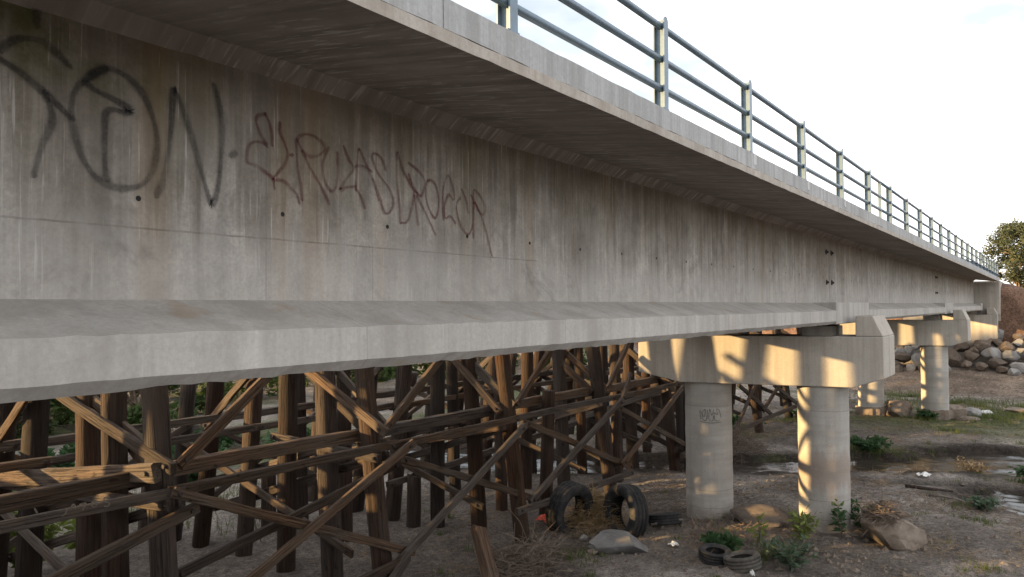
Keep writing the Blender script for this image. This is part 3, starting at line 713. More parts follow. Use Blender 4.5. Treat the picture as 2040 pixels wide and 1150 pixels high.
# ------------------------------------------------------------------ piers
SK = -.15
def make_pier(x_shift, base_z, label):
    root = empty('bridge_pier', (19.8+x_shift, CY, base_z)); tag(root, label, 'pier', 'concrete piers under the bridge')
    inv = Matrix.Translation(-root.location)
    def put(o): o.parent = root; o.matrix_parent_inverse = inv; return o
    fx = 19.11+x_shift
    cap_prof = [(3.09, 3.86), (3.73, 3.65), (7.59, 3.65), (8.64, 3.88), (8.64, 4.80), (3.09, 4.80)]
    put(extrude_x('pier_cap', cap_prof, [fx, fx+1.5], [MAT['cap']], None, None, SK, 3.09, bev=.02))
    for yy in ([(3.094, 4.803), (3.65, 4.803), (3.65, 5.27), (3.30, 5.27)], [(8.636, 4.803), (8.08, 4.803), (8.08, 5.27), (8.43, 5.27)]):
        put(extrude_x('shear_key', yy, [fx+.003, fx+1.497], [MAT['cap']], None, None, SK, 3.09, bev=.02))
    for cx, cyy in ((19.55, 4.50), (19.15, 7.15)):
        v = []; f = []; n = 48; zs = frange(base_z-1.2, 3.652, .12)
        for z in zs:
            rr = .57+.0035*math.sin(z*11)+.002*rnd.uniform(-1, 1)
            for k in range(n): v.append((cx+x_shift+rr*math.cos(2*math.pi*k/n), cyy+rr*math.sin(2*math.pi*k/n), z))
        for i in range(len(zs)-1):
            for k in range(n): f.append((i*n+k, i*n+(k+1) % n, (i+1)*n+(k+1) % n, (i+1)*n+k))
        f.append(tuple((len(zs)-1)*n+k for k in range(n)))
        c = put(link('column', mesh_of('column', v, f, MAT['column' if cyy < 5 and x_shift < 1 else 'column_plain'], smooth=True)))
        if x_shift > 1:   # rough concrete footing shows at the foot
            v = []; f = []; n = 26
            for j, (z, rr) in enumerate(((base_z-.6, .72), (base_z+.18, .70), (base_z+.36, .66), (base_z+.40, .50))):
                for k in range(n):
                    q = rr*(1+.05*math.sin(k*2.3+j)+.04*rnd.uniform(-1, 1))
                    v.append((cx+x_shift+q*math.cos(2*math.pi*k/n), cyy+q*math.sin(2*math.pi*k/n), z+rnd.uniform(-.03, .03)))
            for j in range(3):
                for k in range(n): f.append((j*n+k, j*n+(k+1) % n, (j+1)*n+(k+1) % n, (j+1)*n+k))
            put(link('footing', mesh_of('footing', v, f, MAT['rock'], smooth=False)))
    for gy_ in (4.56, 2*CY-4.56):
        sx = SK*(gy_-3.09)
        for bx in (19.42, 20.12):
            put(box('plinth', (bx+x_shift+sx*.3, bx+.44+x_shift+sx*.3, gy_-.34, gy_+.34, 4.79, 5.02), MAT['cap'], None, .01))
            put(box('bearing_pad', (bx+.04+x_shift+sx*.3, bx+.40+x_shift+sx*.3, gy_-.28, gy_+.28, 5.021, 5.092), MAT['bearing'], None, 0))
    return root
def column_mat(band_amt):
    g = G('column_concrete')
    o = g.sep()
    big = g.noise(1.1, 5, .6); fine = g.noise(40, 5, .7)
    c = g.mix(g.ramp(big, (.3, 0), (.7, 1)), (.33, .315, .29), (.45, .43, .40))
    ring = g.noise(1, 4, .55, g.map((.5, .5, 5.5)))
    c = g.mix(g.math('MULTIPLY', g.ramp(ring, (.42, 0), (.64, 1)), .4), c, (.27, .25, .22))
    st = g.noise(1, 5, .6, g.map((5, 5, .3)))
    zz = g.math('ADD', o[2], g.math('MULTIPLY', g.math('SUBTRACT', st, .5), .9))
    band = g.math('MULTIPLY', g.rng(zz, 1.15, 1.45), g.rng(zz, 2.25, 1.95))
    c = g.mix(g.math('MULTIPLY', band, band_amt), c, (.24, .17, .125))
    c = g.mix(g.math('MULTIPLY', g.ramp(st, (.5, 0), (.68, 1)), .3), c, (.25, .22, .18))
    mz = g.math('ADD', o[2], g.math('MULTIPLY', g.math('SUBTRACT', g.noise(5, 5, .65), .5), .7))
    c = g.mix(g.math('MULTIPLY', g.rng(mz, .75, .35), .6), c, (.19, .155, .12))
    bh = g.noise(30, 3, .6)
    c = g.mix(g.math('MULTIPLY', g.ramp(bh, (.70, 0), (.74, 1)), .6), c, (.10, .09, .08))
    for z0 in (.62, 1.05, 3.1):
        d = g.math('ABSOLUTE', g.math('SUBTRACT', g.math('ADD', o[2], g.math('MULTIPLY', g.noise(1.2, 3), .05)), z0))
        c = g.mix(g.math('MULTIPLY', g.math('LESS_THAN', d, .006), .5), c, (.13, .12, .10))
    c = g.mix(.3, c, g.ramp(fine, (.25, .25), (.8, .75)), 'OVERLAY')
    g.bump(g.math('ADD', fine, g.math('MULTIPLY', ring, 1.2)), .3, .01)
    return g.fin(c, .86, .25)
MAT['column'] = column_mat(.5); MAT['column_plain'] = column_mat(.06)
MAT['cap'] = concrete('cap_concrete', (.43, .40, .355), (.22, .19, .15), .38, 4.2, .3, .15)
make_pier(0, .25, 'nearest concrete pier, two round columns under a wide cap with chamfered ends')
make_pier(P2-P1, .35, 'farther concrete pier with rough footings, standing on the grassy far flat')

# abutments
ab = empty('bridge_abutment', (62, CY, 1)); tag(ab, 'concrete abutment at the far end of the bridge above piled boulders', 'abutment')
def put_ab(o): o.parent = ab; o.matrix_parent_inverse = Matrix.Translation(-ab.location); return o
put_ab(box('breast_wall', (61.9, 63.8, 3.0, 8.7, -.5, 4.80), MAT['cap'], None, .02))
put_ab(box('end_wall', (63.0, 63.9, 2.875, 8.8, 4.803, 7.03), MAT['cap'], None, .02))
put_ab(extrude_x('shear_key', [(2.98, 4.803), (3.6, 4.803), (3.6, 5.27), (3.2, 5.27)], [61.95, 62.99], [MAT['cap']], bev=.02))
put_ab(box('wing_wall', (63.2, 69, 2.86, 3.2, 1.5, 7.12), MAT['cap'], None, .02))
for gy_ in (4.56, 2*CY-4.56):
    put_ab(box('bearing_plinth', (62.2, 62.8, gy_-.34, gy_+.34, 4.79, 5.085), MAT['cap'], None, .01))
nb_ = empty('bridge_abutment', (-2.4, CY, 3)); tag(nb_, 'concrete abutment at the near end beside the camera', 'abutment')
o = box('breast_wall', (-3.4, -1.2, 3.0, 8.7, 1.0, 5.05), MAT['cap'], None, .02); o.parent = nb_; o.matrix_parent_inverse = Matrix.Translation(-nb_.location)
o = box('end_wall', (-3.4, -1.5, 2.9, 8.78, 5.053, 7.02), MAT['cap'], None, .02); o.parent = nb_; o.matrix_parent_inverse = Matrix.Translation(-nb_.location)
# approach roads
tag(box('road', (64.0, 140, 3.3, 8.4, 6.9, 7.125), MAT['asphalt'], None, 0), kind='structure')

# ------------------------------------------------------------------ graffiti
def ribbon(strokes, half_w, mat, name, mapper, parent, off0=0):
    v = []; f = []; uv = []
    for si, st in enumerate(strokes):
        P = [Vector((x, z)) for x, z in st]
        dense = []
        n = len(P)
        for i in range(n-1):
            p0, p1, p2, p3 = P[max(i-1, 0)], P[i], P[i+1], P[min(i+2, n-1)]
            for k in range(6):
                t = k/6
                dense.append(.5*((2*p1)+(-p0+p2)*t+(2*p0-5*p1+4*p2-p3)*t*t+(-p0+3*p1-3*p2+p3)*t**3))
        dense.append(P[-1])
        d0 = (dense[0]-dense[1]).normalized()*half_w*.6; d1 = (dense[-1]-dense[-2]).normalized()*half_w*.6
        dense = [dense[0]+d0]+dense+[dense[-1]+d1]
        b = len(v)
        for i, p in enumerate(dense):
            d = (dense[min(i+1, len(dense)-1)]-dense[max(i-1, 0)]).normalized(); nn = Vector((-d.y, d.x))
            w = half_w*(1+.22*math.sin(i*.31+si*2))*(.5 if i in (0, len(dense)-1) else 1)
            o = off0+.0009*si+.00002*i
            v.append(mapper(p+nn*w, o)); v.append(mapper(p-nn*w, o))
        for i in range(len(dense)-1):
            f.append((b+2*i, b+2*i+2, b+2*i+3, b+2*i+1)); uv.append((i, 0)); uv.append((i+1, 0)); uv.append((i+1, 1)); uv.append((i, 1))
    m = mesh_of(name, v, f, mat)
    u = m.uv_layers.new(name='stroke')
    for i, q in enumerate(uv): u.data[i].uv = (q[0]*.01, q[1])
    return link(name, m, parent)
web = lambda p, o: (p.x, 4.395-o, p.y)
gb = empty('graffiti', (0, 0, 0)); tag(gb, 'large black spray-painted tag with O and N on the web at left', 'graffiti')
for i, s in enumerate(BLACK): ribbon(s, .040 if i < 3 else .042, MAT['black_paint'], 'letter', web, gb, i*.0006)
gr = empty('graffiti', (0, 0, 0)); tag(gr, 'thin maroon spray-painted lettering on the web right of the black tag', 'graffiti')
for i, s in enumerate(RED): ribbon(s, .0235, MAT['red_paint'], 'letter', web, gr, (i % 5)*.0007)
gc = empty('graffiti', (0, 0, 0)); tag(gc, 'small faded grey tag on the left column of the nearest pier', 'graffiti')
def col_map(p, o):
    a = R(206)-p.x/.57; r = .5745+o
    return (19.15+r*math.cos(a), 7.15+r*math.sin(a), 2.86+p.y)
TAG = [[[(-.26, -.06), (-.20, .12), (-.14, .14), (-.16, .02), (-.08, .05), (-.10, -.12), (-.2, -.13)]], [[(-.07, .13), (-.02, .0), (.02, .14), (.05, -.08), (-.03, -.14), (-.07, -.02)]], [[(.08, .12), (.10, -.10), (.18, -.12), (.20, .06), (.13, .13), (.16, -.04), (.26, .10), (.24, -.09)]], [[(-.25, -.17), (.0, -.19), (.25, -.16)]]]
for i, s in enumerate(TAG): ribbon(s, .022, MAT['grey_paint'], 'letter', col_map, gc, i*.001)

for e_, loc_ in ((gb, (2.6, 4.39, 6.3)), (gr, (5.0, 4.39, 6.3)), (gc, (18.6, 7.0, 2.86))):
    e_.location = loc_
    for c_ in e_.children: c_.matrix_parent_inverse = Matrix.Translation(-Vector(loc_))

# ------------------------------------------------------------------ timber trestle
trestle = empty('timber_trestle', (20, 13, 0)); tag(trestle, 'old dark timber trestle of round piles and crossed braces behind the concrete bridge', 'trestle')
TINV = Matrix.Translation(-trestle.location)
def put_t(o): o.parent = trestle; o.matrix_parent_inverse = TINV; return o
def log_mesh(name, L, r0, r1, mat, n=16, seed=0, ragged=0):
    r = random.Random(seed); v = []; f = []
    zs = frange(0, L, .28); ph = [r.uniform(0, 6.28) for _ in range(6)]; bx = r.uniform(-.03, .03); by = r.uniform(-.03, .03)
    cr = [1-.10*(r.random() < .25)-.03*r.random() for _ in range(n)]
    for i, z in enumerate(zs):
        t = z/L; rr = r0*(1-t)+r1*t
        for k in range(n):
            a = 2*math.pi*k/n
            q = rr*cr[k]*(1+.03*math.sin(2*a+ph[0]+z*.4)+.025*math.sin(3*a+ph[1]-z*.9)+.015*math.sin(z*3+ph[2]+a)+r.uniform(-.012, .012))
            zz = z+(r.uniform(-ragged, ragged) if i == len(zs)-1 else 0)
            v.append((q*math.cos(a)+bx*math.sin(t*3.1), q*math.sin(a)+by*math.sin(t*3.1), zz))
    for i in range(len(zs)-1):
        for k in range(n): f.append((i*n+k, i*n+(k+1) % n, (i+1)*n+(k+1) % n, (i+1)*n+k))
    f.append(tuple(range(n-1, -1, -1))); f.append(tuple((len(zs)-1)*n+k for k in range(n)))
    m = mesh_of(name, v, f, mat, smooth=True)
    for p in m.polygons[-2:]: p.use_smooth = False
    return m
def place(o, a, b, normal=None):
    """local z from a to b; local y along normal"""
    a = Vector(a); b = Vector(b); z = (b-a).normalized()
    y = Vector(normal) if normal else z.orthogonal()
    y = (y-z*y.dot(z)).normalized(); x = y.cross(z)
    Mx = Matrix((x, y, z)).transposed().to_4x4(); Mx.translation = a
    o.matrix_basis = Mx
    return o
def pile(a, b, r0, r1, seed, parent_fn=put_t, name='pile', ragged=0):
    L = (Vector(b)-Vector(a)).length
    return parent_fn(place(link(name, log_mesh(name, L, r0, r1, MAT['pile'], 16, seed, ragged)), a, b, (0, 1, 0)))
def board_mesh(name, L, h, t, mat, seed):
    r = random.Random(seed); v = []; f = []
    zs = frange(0, L, .32); n = 8
    ch = .012
    sec = [(-h/2, -t/2+ch), (-h/2+ch, -t/2), (h/2-ch, -t/2), (h/2, -t/2+ch), (h/2, t/2-ch), (h/2-ch, t/2), (-h/2+ch, t/2), (-h/2, t/2-ch)]
    bow = r.uniform(-.012, .012)*L/3
    for i, z in enumerate(zs):
        dz = r.uniform(-.035, .035) if i in (0, len(zs)-1) else 0
        for k, (x, y) in enumerate(sec):
            v.append((x+r.uniform(-.009, .009)+bow*math.sin(math.pi*z/L), y+r.uniform(-.007, .007), z+dz+(r.uniform(-.028, .028) if i in (0, len(zs)-1) else 0)))
    for i in range(len(zs)-1):
        for k in range(n): f.append((i*n+k, i*n+(k+1) % n, (i+1)*n+(k+1) % n, (i+1)*n+k))
    f.append(tuple(range(n-1, -1, -1))); f.append(tuple((len(zs)-1)*n+k for k in range(n)))
    return mesh_of(name, v, f, mat)
bolt_m = disc_mesh('bolt', .034, .045, MAT['bolt'], 6)
def board(name, a, b, h, t, normal, seed, bolts=True, mat='timber'):
    L = (Vector(b)-Vector(a)).length
    if name in ('brace', 'girt', 'sway_brace'): h *= .80; t *= .85
    o = put_t(place(link(name, board_mesh(name, L, h, t, MAT[mat], seed)), a, b, normal))
    if bolts:
        for z in (.13, L-.13):
            q = link('bolt', bolt_m, o); q.location = (0, -t/2+.003, z)
    return o
BENTS = [2.0, 6.57, 10.92, 15.05, 19.9, 24.5, 29.2, 33.6, 38.2, 42.6]
TOPY = [10.85, 11.95, 13.05, 14.2, 15.5]; BOTY = [10.28, 11.75, 13.15, 14.68, 16.15]
sd = 1
for bi, bxx in enumerate(BENTS):
    for k in range(5):
        yt, yb = TOPY[k], BOTY[k]
        if bi == 1: yt, yb = ([10.74, 11.92, 12.80, 14.37, 15.5])[k], ([10.30, 11.82, 12.72, 14.70, 16.1])[k]
        if bi == 3: yt, yb = ([10.55, 11.53, 12.55, 13.62, 14.7])[k], ([10.0, 11.2, 12.6, 14.15, 15.4])[k]
        jx = rnd.uniform(-.06, .06) if bi in (1, 2, 3) else rnd.uniform(-.14, .14)
        z0 = H(bxx, yb)-.5
        s = (yb-yt)/4.3
        top = (bxx+jx*.4, yt-s*2.5, 6.82); bot = (bxx+jx, yb-s*z0*.0, z0)
        rr = rnd.uniform(.185, .212)
        pile(bot, top, rr, rr*.97, sd); sd += 1
    board('pile_cap', (bxx, 9.9, 6.97), (bxx, 16.3, 6.97), .30, .32, (1, 0, 0), 500+bi, False)
    if bi >= 4:   # sway bracing of the farther bents
        for k, (y0, z0, y1, z1, ox) in enumerate(((10.3, 3.15, 13.6, 5.35, -.26), (10.5, 3.1, 13.9, 5.3, .26), (16.0, .9, 10.4, 2.85, -.26), (10.2, .9, 15.6, 3.0, .26))):
            if bi == 4 and k < 2: continue
            board('sway_brace', (bxx+ox, y0, z0+H(bxx, 13)), (bxx+ox, y1, z1), .21, .09, (1, 0, 0), 520+bi*5+k)
    else:
        board('sway_brace', (bxx+.27, 15.9, 1.0), (bxx+.27, 10.6, 2.7), .2, .09, (1, 0, 0), 600+bi)
    # far half sway braces
    board('sway_brace', (bxx-.27, 15.6, 2.9), (bxx-.27, 12.6, 5.3), .2, .09, (1, 0, 0), 620+bi)
# outer row on the far side and cross bracing between the bents there
for bi, bxx in enumerate(BENTS[:8]):
    for k, (yb, yt) in enumerate(((17.2, 16.4), (18.4, 17.4))):
        z0 = H(bxx, yb)-.5
        pile((bxx+rnd.uniform(-.2, .2), yb, z0), (bxx+rnd.uniform(-.1, .1), yt+.3, 3.9-.5*k), .185, .18, 1500+bi*2+k)
    nx_ = BENTS[bi+1]
    board('brace', (bxx+.1, 16.45, .9), (nx_-.1, 16.3, 2.95), .18, .09, (0, 1, 0), 1540+bi)
    board('brace', (bxx+.1, 16.25, 2.95), (nx_-.1, 16.4, .85), .18, .09, (0, 1, 0), 1560+bi)
    board('sway_brace', (bxx+.25, 18.2, 1.0), (bxx+.25, 11.2, 3.0), .19, .09, (1, 0, 0), 1600+bi)
    board('sway_brace', (bxx-.25, 11.0, .9), (bxx-.25, 17.9, 3.0), .19, .09, (1, 0, 0), 1620+bi)
# extra piles driven between the bents at the right-hand end
for i, (x, y, h, lx, ly) in enumerate(((17.3, 12.2, 5.3, .1, .15), (17.6, 14.0, 5.3, .05, .2), (17.1, 10.75, 3.4, .12, -.1), (22.0, 11.1, 6.5, .1, .2), (22.4, 12.6, 5.3, .1, .2), (22.2, 14.4, 6.5, .0, .25), (26.8, 11.0, 6.5, .1, .2), (26.9, 12.4, 5.3, .1, .1), (27.1, 14.2, 6.5, .1, .2), (13.0, 13.6, 5.3, .0, .1), (13.1, 15.2, 5.3, .0, .2), (31.4, 11.9, 6.5, .1, .1), (31.5, 13.8, 6.5, .1, .1), (24.9, 9.95, 2.8, .15, .1))):
    z0 = H(x, y)-.5; pile((x, y, z0), (x+lx, y+ly, h), .17, .165, 1400+i)
# stringers above the caps
for k, y in enumerate((11.3, 11.75, 14.3, 14.75)):
    for j in range(0, len(BENTS)-2, 2):
        board('stringer', (BENTS[j]+.02, y, 7.33), (BENTS[j+2]-.02, y, 7.33), .40, .20, (0, 1, 0), 660+k*10+j, False)
# girts at mid height, near and far rows, spliced at the bents
def girt(y, z, h, t, seed, xs=None, dz=.0):
    xs = xs or BENTS
    for j in range(0, len(xs)-1):
        board('girt', (xs[j]-.16, y+(.0 if j % 2 else -.012), z+rnd.uniform(-dz, dz)), (xs[j+1]+.12, y+(.0 if j % 2 else -.012), z+rnd.uniform(-dz, dz)), h, t, (0, 1, 0), seed+j)
girt(10.20, 2.98, .18, .10, 700, BENTS[:7], .02)
girt(10.98, 3.12, .27, .22, 720, BENTS, .03)
girt(15.10, 3.16, .20, .14, 740, BENTS, .03)
girt(14.0, 3.02, .18, .12, 760, BENTS, .03)
girt(16.2, .95, .18, .1, 780, BENTS[2:], .05)
for i, (x0, y0, z0, x1, y1, z1, h, t) in enumerate(LONG):
    off = .3 if y0 < 11 and z0 < 3.2 else .22
    a = Vector((x0, y0-off, z0)); b = Vector((x1, y1-off, z1)); d = (b-a).normalized()*(.30 if 5 <= i <= 9 else .14)
    board('brace', a-d, b+d, h, t, (0, 1, 0), 800+i)
for i, (x0, y0, z0, x1, y1, z1, h, t) in enumerate(TRANS):
    a = Vector((x0, y0, z0)); b = Vector((x1, y1, z1))
    if z0 > z1 and z0 > 3.8: a = a+(a-b).normalized()*min(3.0, (6.6-z0)/max(.05, (a-b).normalized().z))
    board('sway_brace', a, b, h, t, (1, 0, 0), 850+i)
# upper longitudinal braces: carry them up to the cap
for i, (x, zz) in enumerate(((8.0, 4.4), (12.2, 4.4), (16.6, 4.45), (21.0, 4.5))):
    pass
# chalk numbers on the near girt
ch = empty('chalk_marks', (0, 0, 0)); tag(ch, 'faint chalk numerals on the near horizontal timber at far left', 'writing')
for i, s in enumerate(CHALK): ribbon([s], .009, MAT['chalk'], 'numeral', lambda p, o: (p.x, 10.128-o, p.y), ch, i*.0004)

ch.location = (4.5, 10.12, 3.0)
for c_ in ch.children: c_.matrix_parent_inverse = Matrix.Translation(-ch.location)
# broken stumps and a leaning slab among the piles
def top_thing(o): return o
def stump(x, y, h, lean, seed, label, r=.19):
    z = H(x, y)-.4
    o = pile((x, y, z), (x+lean[0], y+lean[1], z+.4+h), r, r*.93, seed, top_thing, 'pile_stump', .07)
    return tag(o, label, 'stump', 'cut-off pile stumps')
stump(12.55, 15.75, 1.45, (.02, .05), 901, 'tall cut pile stump deep under the trestle at left')
stump(14.85, 13.2, 1.25, (.05, -.02), 902, 'blackened square-topped stump under the middle of the trestle')
stump(9.7, 17.6, .9, (.03, .02), 903, 'short thin stump between the two left piers of piles', .13)
stump(22.4, 11.6, 1.6, (.1, -.05), 904, 'dark stump beneath the trestle beside the big tyres')
stump(27.6, 9.9, .75, (.05, 0), 905, 'low stump at the water edge between the pier columns', .16)
o = board('leaning_slab', (12.9, 9.7, 1.05), (12.2, 8.75, .0), .34, .16, (.3, 1, .2), 950, False); o.parent = None; o.matrix_parent_inverse = Matrix.Identity(4)
tag(o, 'thick broken plank leaning at the foot of the trestle', 'plank')
o = board('fallen_beam', (9.5, 9.6, .15), (11.0, 9.9, .95), .2, .12, (0, 1, .3), 951, False); o.parent = None; o.matrix_parent_inverse = Matrix.Identity(4)
tag(o, 'fallen beam with bright sawn edge at the bottom of the picture', 'beam')

# ------------------------------------------------------------------ rocks
def rock_mesh(name, mat, seed, sub=3, cuts=9, rough=.05, lo=.50, hi=.80):
    r = random.Random(seed); bm = bmesh.new(); bmesh.ops.create_icosphere(bm, subdivisions=sub, radius=1)
    pl = [(Vector((r.gauss(0, 1), r.gauss(0, 1), r.gauss(0, 1))).normalized(), r.uniform(lo, hi)) for _ in range(cuts+5)]
    for v in bm.verts:
        for n, d in pl:
            q = v.co.dot(n)
            if q > d: v.co -= n*(q-d)
        p = v.co*2.3
        v.co *= 1+rough*2.2*float(fbm(np.array([p.x+p.z*1.7+seed]), np.array([p.y-p.z*1.3]), 3)[0]-.5)*2
    m = bpy.data.meshes.new(name); bm.to_mesh(m); bm.free(); m.materials.append(mat)
    for p in m.polygons: p.use_smooth = True
    m.set_sharp_from_angle(angle=R(24))
    return m
def rock(name, x, y, s, rotz, seed, label, mat='rock', sink=.3, tilt=(0, 0), sub=4, group=None, z=None, rough=.04):
    o = link(name, rock_mesh(name, MAT[mat], seed, sub, 6, rough, .62, .88))
    o.scale = s; o.rotation_euler = (R(tilt[0]), R(tilt[1]), rotz)
    o.location = (x, y, (H(x, y) if z is None else z)+s[2]*(1-2*sink))
    return tag(o, label, 'rock', group)
rock('boulder', 18.95, 2.95, (.56, .70, .48), .3, 27, 'big pale boulder with a driftwood tangle on top right of the pier', 'rock', .22, (6, -8))
rock('boulder', 15.75, 7.95, (.46, .80, .32), .45, 23, 'flat bluish-grey rock on the sand in front of the big tyres', 'rock_grey', .3, (3, 4))
rock('boulder', 18.9, 5.85, (.42, .72, .32), .3, 13, 'dark low boulder lying between the two nearest columns', 'rock_dark', .25)
rock('boulder', 15.25, 8.35, (.12, .16, .10), 1, 14, 'small pale stone left of the flat grey rock', 'rock', .3)
rock('boulder', 15.9, 8.95, (.11, .13, .10), 2, 15, 'fist-sized stone at the foot of the left big tyre', 'rock_grey', .3)
rock('boulder', 40.6, 6.0, (.6, .75, .55), .4, 16, 'squarish tan rock between the farther pier columns', 'rock', .25)
rock('boulder', 41.3, 6.35, (.5, .55, .3), 1.4, 17, 'low tan slab of rock in front of the farther pier', 'rock', .25)
rock('boulder', 41.6, 3.75, (.45, .5, .42), 2.4, 18, 'grey rock touching the right side of the farther pier', 'rock', .25)
rock('boulder', 42.5, 3.2, (.55, .6, .3), .9, 19, 'flat rock right of the farther pier in the grass', 'rock_grey', .3)
rock('boulder', 40.9, 3.2, (.3, .5, .2), .2, 20, 'low stone in the grass before the farther pier', 'rock', .3)
rock('boulder', 45.5, 1.6, (.4, .6, .2), .2, 21, 'lone flat stone in the grass at the right edge', 'rock', .3)
# riprap below the far abutment
rr_ = random.Random(5); placed = []; rip = []
rip_meshes = [rock_mesh('riprap_boulder', MAT['riprap'], 300+k, 2, 8, .05) for k in range(6)]+[rock_mesh('riprap_boulder', MAT['rock_grey'], 320+k, 2, 8, .05) for k in range(3)]
tries = 0
while len(placed) < 105 and tries < 4000:
    tries += 1
    y = rr_.uniform(-6, 13); x = rr_.uniform(58.6, 62.6); s = rr_.uniform(.32, .85)*(1.1 if x < 60.5 else 1)
    t = (x-58.6)/4
    z = 1.15+t*2.25*(1 if y > 1.0 else max(.35, 1+(y-1.0)*.12))
    if any((x-a)**2+(y-b)**2+(z-c)**2 < ((s+d)*.62)**2 for a, b, c, d in placed): continue
    placed.append((x, y, z, s))
    o = link('riprap_boulder', rr_.choice(rip_meshes)); o.location = (x, y, z)
    o.scale = (s*rr_.uniform(.8, 1.2), s*rr_.uniform(.9, 1.35), s*rr_.uniform(.65, .95)); o.rotation_euler = (rr_.uniform(-.4, .4), rr_.uniform(-.4, .4), rr_.uniform(0, 6.28))
    tag(o, 'riprap boulder', 'rock', 'riprap boulders below the far abutment'); rip.append((o, s))
ORD = ['first', 'second', 'third', 'fourth', 'fifth', 'sixth', 'seventh', 'eighth', 'ninth', 'tenth', 'eleventh', 'twelfth', 'thirteenth', 'fourteenth', 'fifteenth', 'sixteenth', 'seventeenth', 'eighteenth', 'nineteenth', 'twentieth']
def nth(i): return ORD[i] if i < 20 else 'twenty-'+ORD[i-20] if i < 29 else 'thirty-'+ORD[i-30] if 30 <= i < 39 else ('thirtieth' if i == 29 else 'fortieth' if i == 39 else 'forty-'+ORD[i-40])
for row, lo, hi in (('bottom', 0, 1.75), ('middle', 1.75, 2.5), ('top', 2.5, 9)):
    sel = sorted([q for q in rip if lo <= q[0].location.z < hi], key=lambda q: -q[0].location.y/q[0].location.x)
    for i, (o, s) in enumerate(sel):
        o['label'] = '%s %s riprap boulder, %s from the left in the %s row below the far abutment' % ('large' if s > .66 else 'small' if s < .45 else 'medium', 'grey' if 'grey' in o.data.materials[0].name else 'brown', nth(i), row)

# ------------------------------------------------------------------ tyres
def tyre(name, loc, rot, Rr, W, label, mat='rubber', lugs=40, ribs=False, fill=.58):
    root = empty(name, loc); root.rotation_euler = rot; tag(root, label, 'tyre')
    ri = Rr*fill; n = 72
    def lathe(prof, nm, lug=None):
        v = []; f = []; m = len(prof)
        for k in range(n):
            a = 2*math.pi*k/n
            for j, (r, z) in enumerate(prof):
                q = r-(lug(k, j) if lug else 0)
                v.append((q*math.cos(a), q*math.sin(a), z))
        for k in range(n):
            k2 = (k+1) % n
            for j in range(m-1): f.append((k*m+j, k2*m+j, k2*m+j+1, k*m+j+1))
        ms = mesh_of(nm, v, f, MAT[mat], smooth=True)
        return link(nm, ms, root)
    w = W/2
    side = [(ri, -w*.62), (ri+.04*Rr, -w*.80), (ri+.5*(Rr-ri), -w*1.0), (Rr*.93, -w*.96), (Rr*.985, -w*.80)]
    lathe(side, 'sidewall'); lathe([(r, -z) for r, z in side][::-1], 'sidewall')
    inner = [(ri, -w*.62), (ri+.02, -w*.58), (ri+.5*(Rr-ri), -w*.86), (Rr*.90, -w*.74), (Rr*.92, 0), (Rr*.90, w*.74), (ri+.5*(Rr-ri), w*.86), (ri+.02, w*.58), (ri, w*.62)]
    lathe(inner, 'inner_liner')
    zs = [-.80, -.52, -.50, -.40, -.38, -.12, -.10, .10, .12, .38, .40, .50, .52, .80]
    gro = {2, 3, 6, 7, 10, 11}
    tp = [(Rr*.985 if i in (0, len(zs)-1) else Rr, w*z) for i, z in enumerate(zs)]
    if ribs: lug = lambda k, j: .03*Rr if j in gro else 0
    else: lug = lambda k, j: (.035*Rr if (j in gro or (k % 3 == 0 and j not in (0, len(zs)-1))) else 0)
    lathe(tp, 'tread', lug)
    return root
tyre('tyre', (15.85, 5.82, H(15.85, 5.82)+.10), (R(4), R(-5), .3), .335, .24, 'dark car tyre lying flat left of its pair on the sand')
tyre('tyre', (15.75, 5.22, H(15.75, 5.22)+.13), (R(-6), R(8), 1), .37, .29, 'dusty brown tyre half filled with sand right of its pair', 'dusty_rubber')
tyre('tyre', (17.75, 7.75, H(17.75, 7.75)+.12), (R(12), R(6), 2), .40, .26, 'dark tyre lying beside the left column of the nearest pier')
tyre('truck_tyre', (16.45, 9.62, H(16.45, 9.62)+.46), (R(82), R(8), R(168)), .66, .46, 'big lugged truck tyre standing left of the straw heap', 'rubber')
tyre('truck_tyre', (17.0, 8.42, H(17.0, 8.42)+.46), (R(84), R(-8), R(-118)), .66, .46, 'big ribbed truck tyre standing right of the straw heap', 'rubber', ribs=True)

# ------------------------------------------------------------------ vegetation
def leaf_quads(pts, size, rng, elong=2.2, droop=0.0, up_bias=0.0):
    """small folded leaves (two triangles each) at pts"""
    v = []; f = []
    for p in pts:
        d = Vector((rng.gauss(0, 1), rng.gauss(0, 1), rng.gauss(0, .6)-droop+up_bias)).normalized()
        n = d.orthogonal().normalized(); n = Quaternion(d, rng.uniform(0, 6.28)) @ n
        s = size*rng.uniform(.6, 1.35); b = len(v)
        p = Vector(p); w = n*s*.5; q = d.cross(n)*s*.12
        v += [p, p+d*s*elong*.5+w+q, p+d*s*elong, p+d*s*elong*.5-w+q]
        f += [(b, b+1, b+2), (b, b+2, b+3)]
    return v, f
def clump_pts(c, r, n, rng, flat=1.0):
    out = []
    for _ in range(n):
        d = Vector((rng.gauss(0, 1), rng.gauss(0, 1), rng.gauss(0, 1))).normalized()*r*rng.random()**.45
        out.append(Vector(c)+Vector((d.x, d.y, d.z*flat)))
    return out
